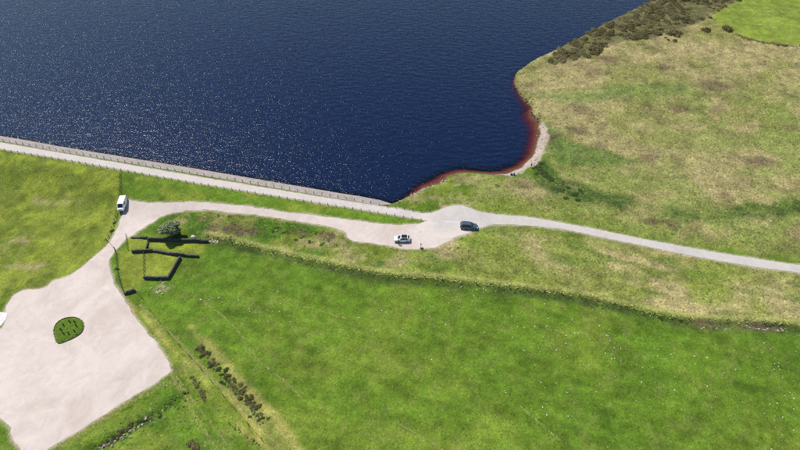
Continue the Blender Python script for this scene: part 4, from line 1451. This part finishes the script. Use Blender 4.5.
HATCH = dict(w=1.80, len=4.2, paint='white_paint', wb=.93, wt=.70, top=1.50, wheel_r=.32, axles=(-1.28, 1.30), lamp_z=.68, belt_rear=(-1.95, .98), belt_front=(1.15, .93), roof=(-1.45, .35),
             side=((.06, .34), (.38, .68), (.71, .92)), glass_roof=True,
             body=[(-2.10, .72, .42, .80), (-2.04, .90, .28, .92), (-1.6, .985, .20, .99), (-.6, 1.0, .19, .98), (.6, 1.0, .19, .95), (1.2, .99, .20, .92), (1.7, .95, .21, .82), (1.98, .84, .28, .70), (2.08, .66, .38, .58)])
ESTATE = dict(w=1.86, len=4.65, paint='blue_paint', wb=.94, wt=.76, top=1.58, wheel_r=.34, axles=(-1.36, 1.42), lamp_z=.74, belt_rear=(-2.20, 1.02), belt_front=(1.20, .99), roof=(-1.95, .45), rails=True,
              side=((.03, .30), (.33, .62), (.65, .92)),
              body=[(-2.32, .76, .44, .86), (-2.26, .92, .30, 1.0), (-1.8, .985, .22, 1.03), (-.6, 1.0, .21, 1.02), (.6, 1.0, .21, 1.0), (1.3, .99, .22, .97), (1.85, .96, .23, .88), (2.18, .86, .30, .74), (2.30, .68, .40, .60)])
VAN = dict(w=1.95, len=5.0, paint='white_paint', wb=.97, wt=.86, top=2.0, wheel_r=.34, axles=(-1.5, 1.55), lamp_z=.82, belt_rear=(-2.40, 1.10), belt_front=(2.0, 1.12), roof=(-2.34, 1.15),
           side=((.62, .74), (.77, .93)), rear_glass=True,
           body=[(-2.50, .80, .40, 1.0), (-2.44, .95, .28, 1.1), (-1.8, 1.0, .24, 1.13), (0, 1.0, .23, 1.13), (1.4, 1.0, .23, 1.13), (1.95, .98, .24, 1.10), (2.25, .94, .26, .98), (2.42, .86, .32, .82), (2.50, .72, .40, .64)])
vehicle('parked_car', 'white hatchback with dark glass roof parked in the lay-by', 'car', (410.5, 240.3), (393.6, 240.6), HATCH)
vehicle('moving_car', 'dark blue estate car on the road junction', 'car', (460.2, 227.0), (477.4, 228.4), ESTATE)
vehicle('parked_van', 'white van parked beside the field fence at the track end', 'van', (124.2, 201.4), (122.6, 210.6), VAN)

# ------------------------------------------------------------------ people
M['skin'] = simple_mat('skin', (0.45, 0.28, 0.2), 0.6, var=.05)
M['dark_cloth'] = simple_mat('dark_cloth', (0.03, 0.032, 0.038), 0.9)
M['grey_cloth'] = simple_mat('grey_cloth', (0.085, 0.095, 0.115), 0.9)
M['blue_cloth'] = simple_mat('blue_cloth', (0.03, 0.13, 0.42), 0.9)
M['hair'] = simple_mat('dark_hair', (0.03, 0.022, 0.015), 0.8)

def person(loc, yaw, label, J, top, bottom):
    """J: joint positions (metres, facing +x); one skinned body"""
    t = empty('person', loc, yaw)
    tag(t, label, 'person')
    names, radii, edges = [], [], []
    def add(n, r, par=None):
        names.append(n)
        radii.append(r)
        if par is not None:
            edges.append((names.index(par), len(names) - 1))
    add('pelvis', .15)
    add('waist', .135, 'pelvis'); add('chest', .165, 'waist'); add('neck', .06, 'chest'); add('skull', .095, 'neck'); add('crown', .075, 'skull')
    for s in 'lr':
        add('hip' + s, .105, 'pelvis'); add('knee' + s, .07, 'hip' + s); add('ankle' + s, .048, 'knee' + s); add('toe' + s, .042, 'ankle' + s)
        add('shoulder' + s, .075, 'chest'); add('elbow' + s, .05, 'shoulder' + s); add('wrist' + s, .034, 'elbow' + s); add('palm' + s, .036, 'wrist' + s)
        wr_, pm_ = Vector(J['wrist' + s]), Vector(J['palm' + s])
        dr = (pm_ - wr_).normalized()
        sd_ = dr.cross(Vector((0, 1, 0))) if abs(dr.y) < .8 else Vector((1, 0, 0))
        sd_.normalize()
        for k in range(5):
            o_ = sd_ * (k - 2) * .019
            ln = (.05, .08, .088, .08, .06)[k]
            st = pm_ + o_ * (1.6 if k == 0 else 1) + (dr * -.03 if k == 0 else Vector())
            J['f%d%sa' % (k, s)] = st + dr * ln * .5 + (sd_ * -.03 if k == 0 else Vector())
            J['f%d%sb' % (k, s)] = st + dr * ln + (sd_ * -.035 if k == 0 else Vector()) + Vector((.012, 0, 0))
            add('f%d%sa' % (k, s), .009, 'palm' + s)
            add('f%d%sb' % (k, s), .008, 'f%d%sa' % (k, s))
    me = bpy.data.meshes.new('body')
    me.from_pydata([tuple(J[n]) for n in names], edges, [])
    o = obj('body', me, t)
    sk = o.modifiers.new('skin', 'SKIN')
    for i, r in enumerate(radii):
        me.skin_vertices[0].data[i].radius = (r, r)
    me.skin_vertices[0].data[0].use_root = True
    o.modifiers.new('sub', 'SUBSURF').levels = 1
    o.modifiers['sub'].render_levels = 1
    dg = bpy.context.evaluated_depsgraph_get()
    m2 = bpy.data.meshes.new_from_object(o.evaluated_get(dg))
    o.modifiers.clear()
    o.data = m2
    m2.materials.clear()
    for m in (M[top], M[bottom], M['skin'], M['dark_cloth']):
        m2.materials.append(m)
    keys = {n: Vector(J[n]) for n in names}
    for p in m2.polygons:
        p.use_smooth = True
        n = min(keys, key=lambda k: (keys[k] - p.center).length)
        p.material_index = 2 if (n in ('skull', 'crown', 'neck') or n[0] == 'f' or n.startswith('palm')) else 3 if n.startswith(('toe', 'ankle')) else 1 if n.startswith(('knee', 'hip', 'pelvis')) else 0
    c = (keys['skull'] + keys['crown']) / 2
    bm = bmesh.new()
    bmesh.ops.create_icosphere(bm, subdivisions=2, radius=.118)
    bmesh.ops.delete(bm, geom=[v for v in bm.verts if v.co.z < -.01 and v.co.x > -.03], context='VERTS')
    for v in bm.verts:
        v.co += c + Vector((-.015, 0, .03))
    obj('hair', bm_mesh('hair', bm, M['hair'], True), t)
    bm = bmesh.new()
    for y in (-.035, .035):
        add_box(bm, c + Vector((.098, y, .0)), (.012, .026, .014))
    obj('eyes', bm_mesh('eyes', bm, M['hair']), t)
    bm = bmesh.new()
    add_box(bm, c + Vector((.105, 0, -.03)), (.035, .024, .04))
    obj('nose', bm_mesh('nose', bm, M['skin']), t)
    bm = bmesh.new()
    add_box(bm, c + Vector((.092, 0, -.075)), (.02, .045, .01))
    obj('mouth', bm_mesh('mouth', bm, M['redlamp']), t)
    return t

def stand(lean=0.0, step=0.0, arm=0.1):
    J = dict(pelvis=(0, 0, .95), waist=(lean * .3, 0, 1.1), chest=(lean * .7, 0, 1.33), neck=(lean, 0, 1.52), skull=(lean * 1.1 + .02, 0, 1.62), crown=(lean * 1.15 + .01, 0, 1.71))
    for s, y in (('l', 1), ('r', -1)):
        J['hip' + s] = (0, .1 * y, .88)
        J['knee' + s] = (step * y * .5 + .03, .105 * y, .49)
        J['ankle' + s] = (step * y - .02, .11 * y, .08)
        J['toe' + s] = (step * y + .16, .125 * y, .045)
        J['shoulder' + s] = (lean * .85, .19 * y, 1.42)
        J['elbow' + s] = (lean * .6 - arm * y * .5, .25 * y, 1.14)
        J['wrist' + s] = (lean * .6 + .08 - arm * y, .25 * y, .9)
        J['palm' + s] = (lean * .6 + .10 - arm * y, .25 * y, .82)
    return J

def sit():
    J = dict(pelvis=(0, 0, .16), waist=(-.06, 0, .32), chest=(-.02, 0, .56), neck=(.05, 0, .75), skull=(.09, 0, .85), crown=(.09, 0, .94))
    for s, y in (('l', 1), ('r', -1)):
        J['hip' + s] = (.05, .11 * y, .13)
        J['knee' + s] = (.42, .16 * y, .42)
        J['ankle' + s] = (.68, .15 * y, .08)
        J['toe' + s] = (.84, .17 * y, .045)
        J['shoulder' + s] = (.0, .19 * y, .65)
        J['elbow' + s] = (.14, .27 * y, .42)
        J['wrist' + s] = (.36, .19 * y, .47)
        J['palm' + s] = (.43, .16 * y, .46)
    return J
person(gz(398.7, 244.4), 1.7, 'person in grey top and dark trousers standing beside the white hatchback', stand(0.02, .08), 'grey_cloth', 'dark_cloth')
person(gz(531.0, 168.2), 2.4, 'person in dark clothes walking on the little beach', stand(0.12, .22, .15), 'dark_cloth', 'dark_cloth')
person(gz(514.0, 175.4), 2.2, 'person in a blue jacket sitting at the edge of the beach', sit(), 'blue_cloth', 'dark_cloth')
def rucksack(p):
    t = empty('rucksack', p, .6)
    tag(t, 'dark blue rucksack on the ground beside the seated person', 'bag')
    M['navy'] = simple_mat('navy_fabric', (0.02, 0.045, 0.13), .9)
    bm = bmesh.new()
    add_box(bm, (0, 0, .3), (.42, .55, .6))
    bmesh.ops.bevel(bm, geom=bm.edges[:], offset=.1, segments=2, affect='EDGES')
    obj('pack', bm_mesh('pack', bm, M['navy'], True), t)
    bm = bmesh.new()
    add_box(bm, (.25, 0, .22), (.16, .36, .3))
    bmesh.ops.bevel(bm, geom=bm.edges[:], offset=.04, segments=1, affect='EDGES')
    obj('pocket', bm_mesh('pocket', bm, M['navy'], True), t)
    bm = bmesh.new()
    for y in (-.14, .14):
        add_bar(bm, (-.22, y, .12), (-.27, y, .35), .02)
        add_bar(bm, (-.27, y, .35), (-.2, y, .55), .02)
    obj('strap', bm_mesh('strap', bm, M['dark_cloth']), t)
rucksack(gz(511.2, 175.2))

for i in range(40):
    px = random.uniform(215, 340)
    py = np.interp(px, [215, 275, 340], [218, 228, 240]) + random.uniform(-4, 9)
    bush_px(px, py, random.uniform(0.35, 0.7), random.choice(['green', 'green', 'heath']), 'rough_shrub', 'low green shrub on the rough ground below the gravel track', 'shrubs on the rough ground', 0.6)

# signpost at the lay-by edge
p = gz(420.6, 248.6)
t = empty('signpost', p, -.3)
tag(t, 'slim pale signpost at the edge of the lay-by', 'sign')
bm = bmesh.new()
add_box(bm, (0, 0, .95), (.10, .10, 2.1))
obj('post', bm_mesh('post', bm, M['palestone']), t)
bm = bmesh.new()
add_box(bm, (0.15, -.07, 1.75), (.5, .03, .3))
obj('panel', bm_mesh('panel', bm, simple_mat('sign_panel', (.45, .38, .45), .5)), t)

# look-alikes that share a label are told apart by their order across the picture
share = {}
for o in COL.objects:
    if o.parent is None and o.get('group') and o.get('label'):
        share.setdefault(o['label'], []).append(o)
def nth(n):
    return '%d%s' % (n, 'th' if 10 <= n % 100 <= 20 else {1: 'st', 2: 'nd', 3: 'rd'}.get(n % 10, 'th'))
for lab, os_ in share.items():
    if len(os_) > 1:
        os_.sort(key=lambda o: o.location.x / (o.location.y * math.cos(PITCH) + (CAM_H - o.location.z) * math.sin(PITCH)))
        for i, o in enumerate(os_):
            o['label'] = '%s, %s from left' % (lab, nth(i + 1))
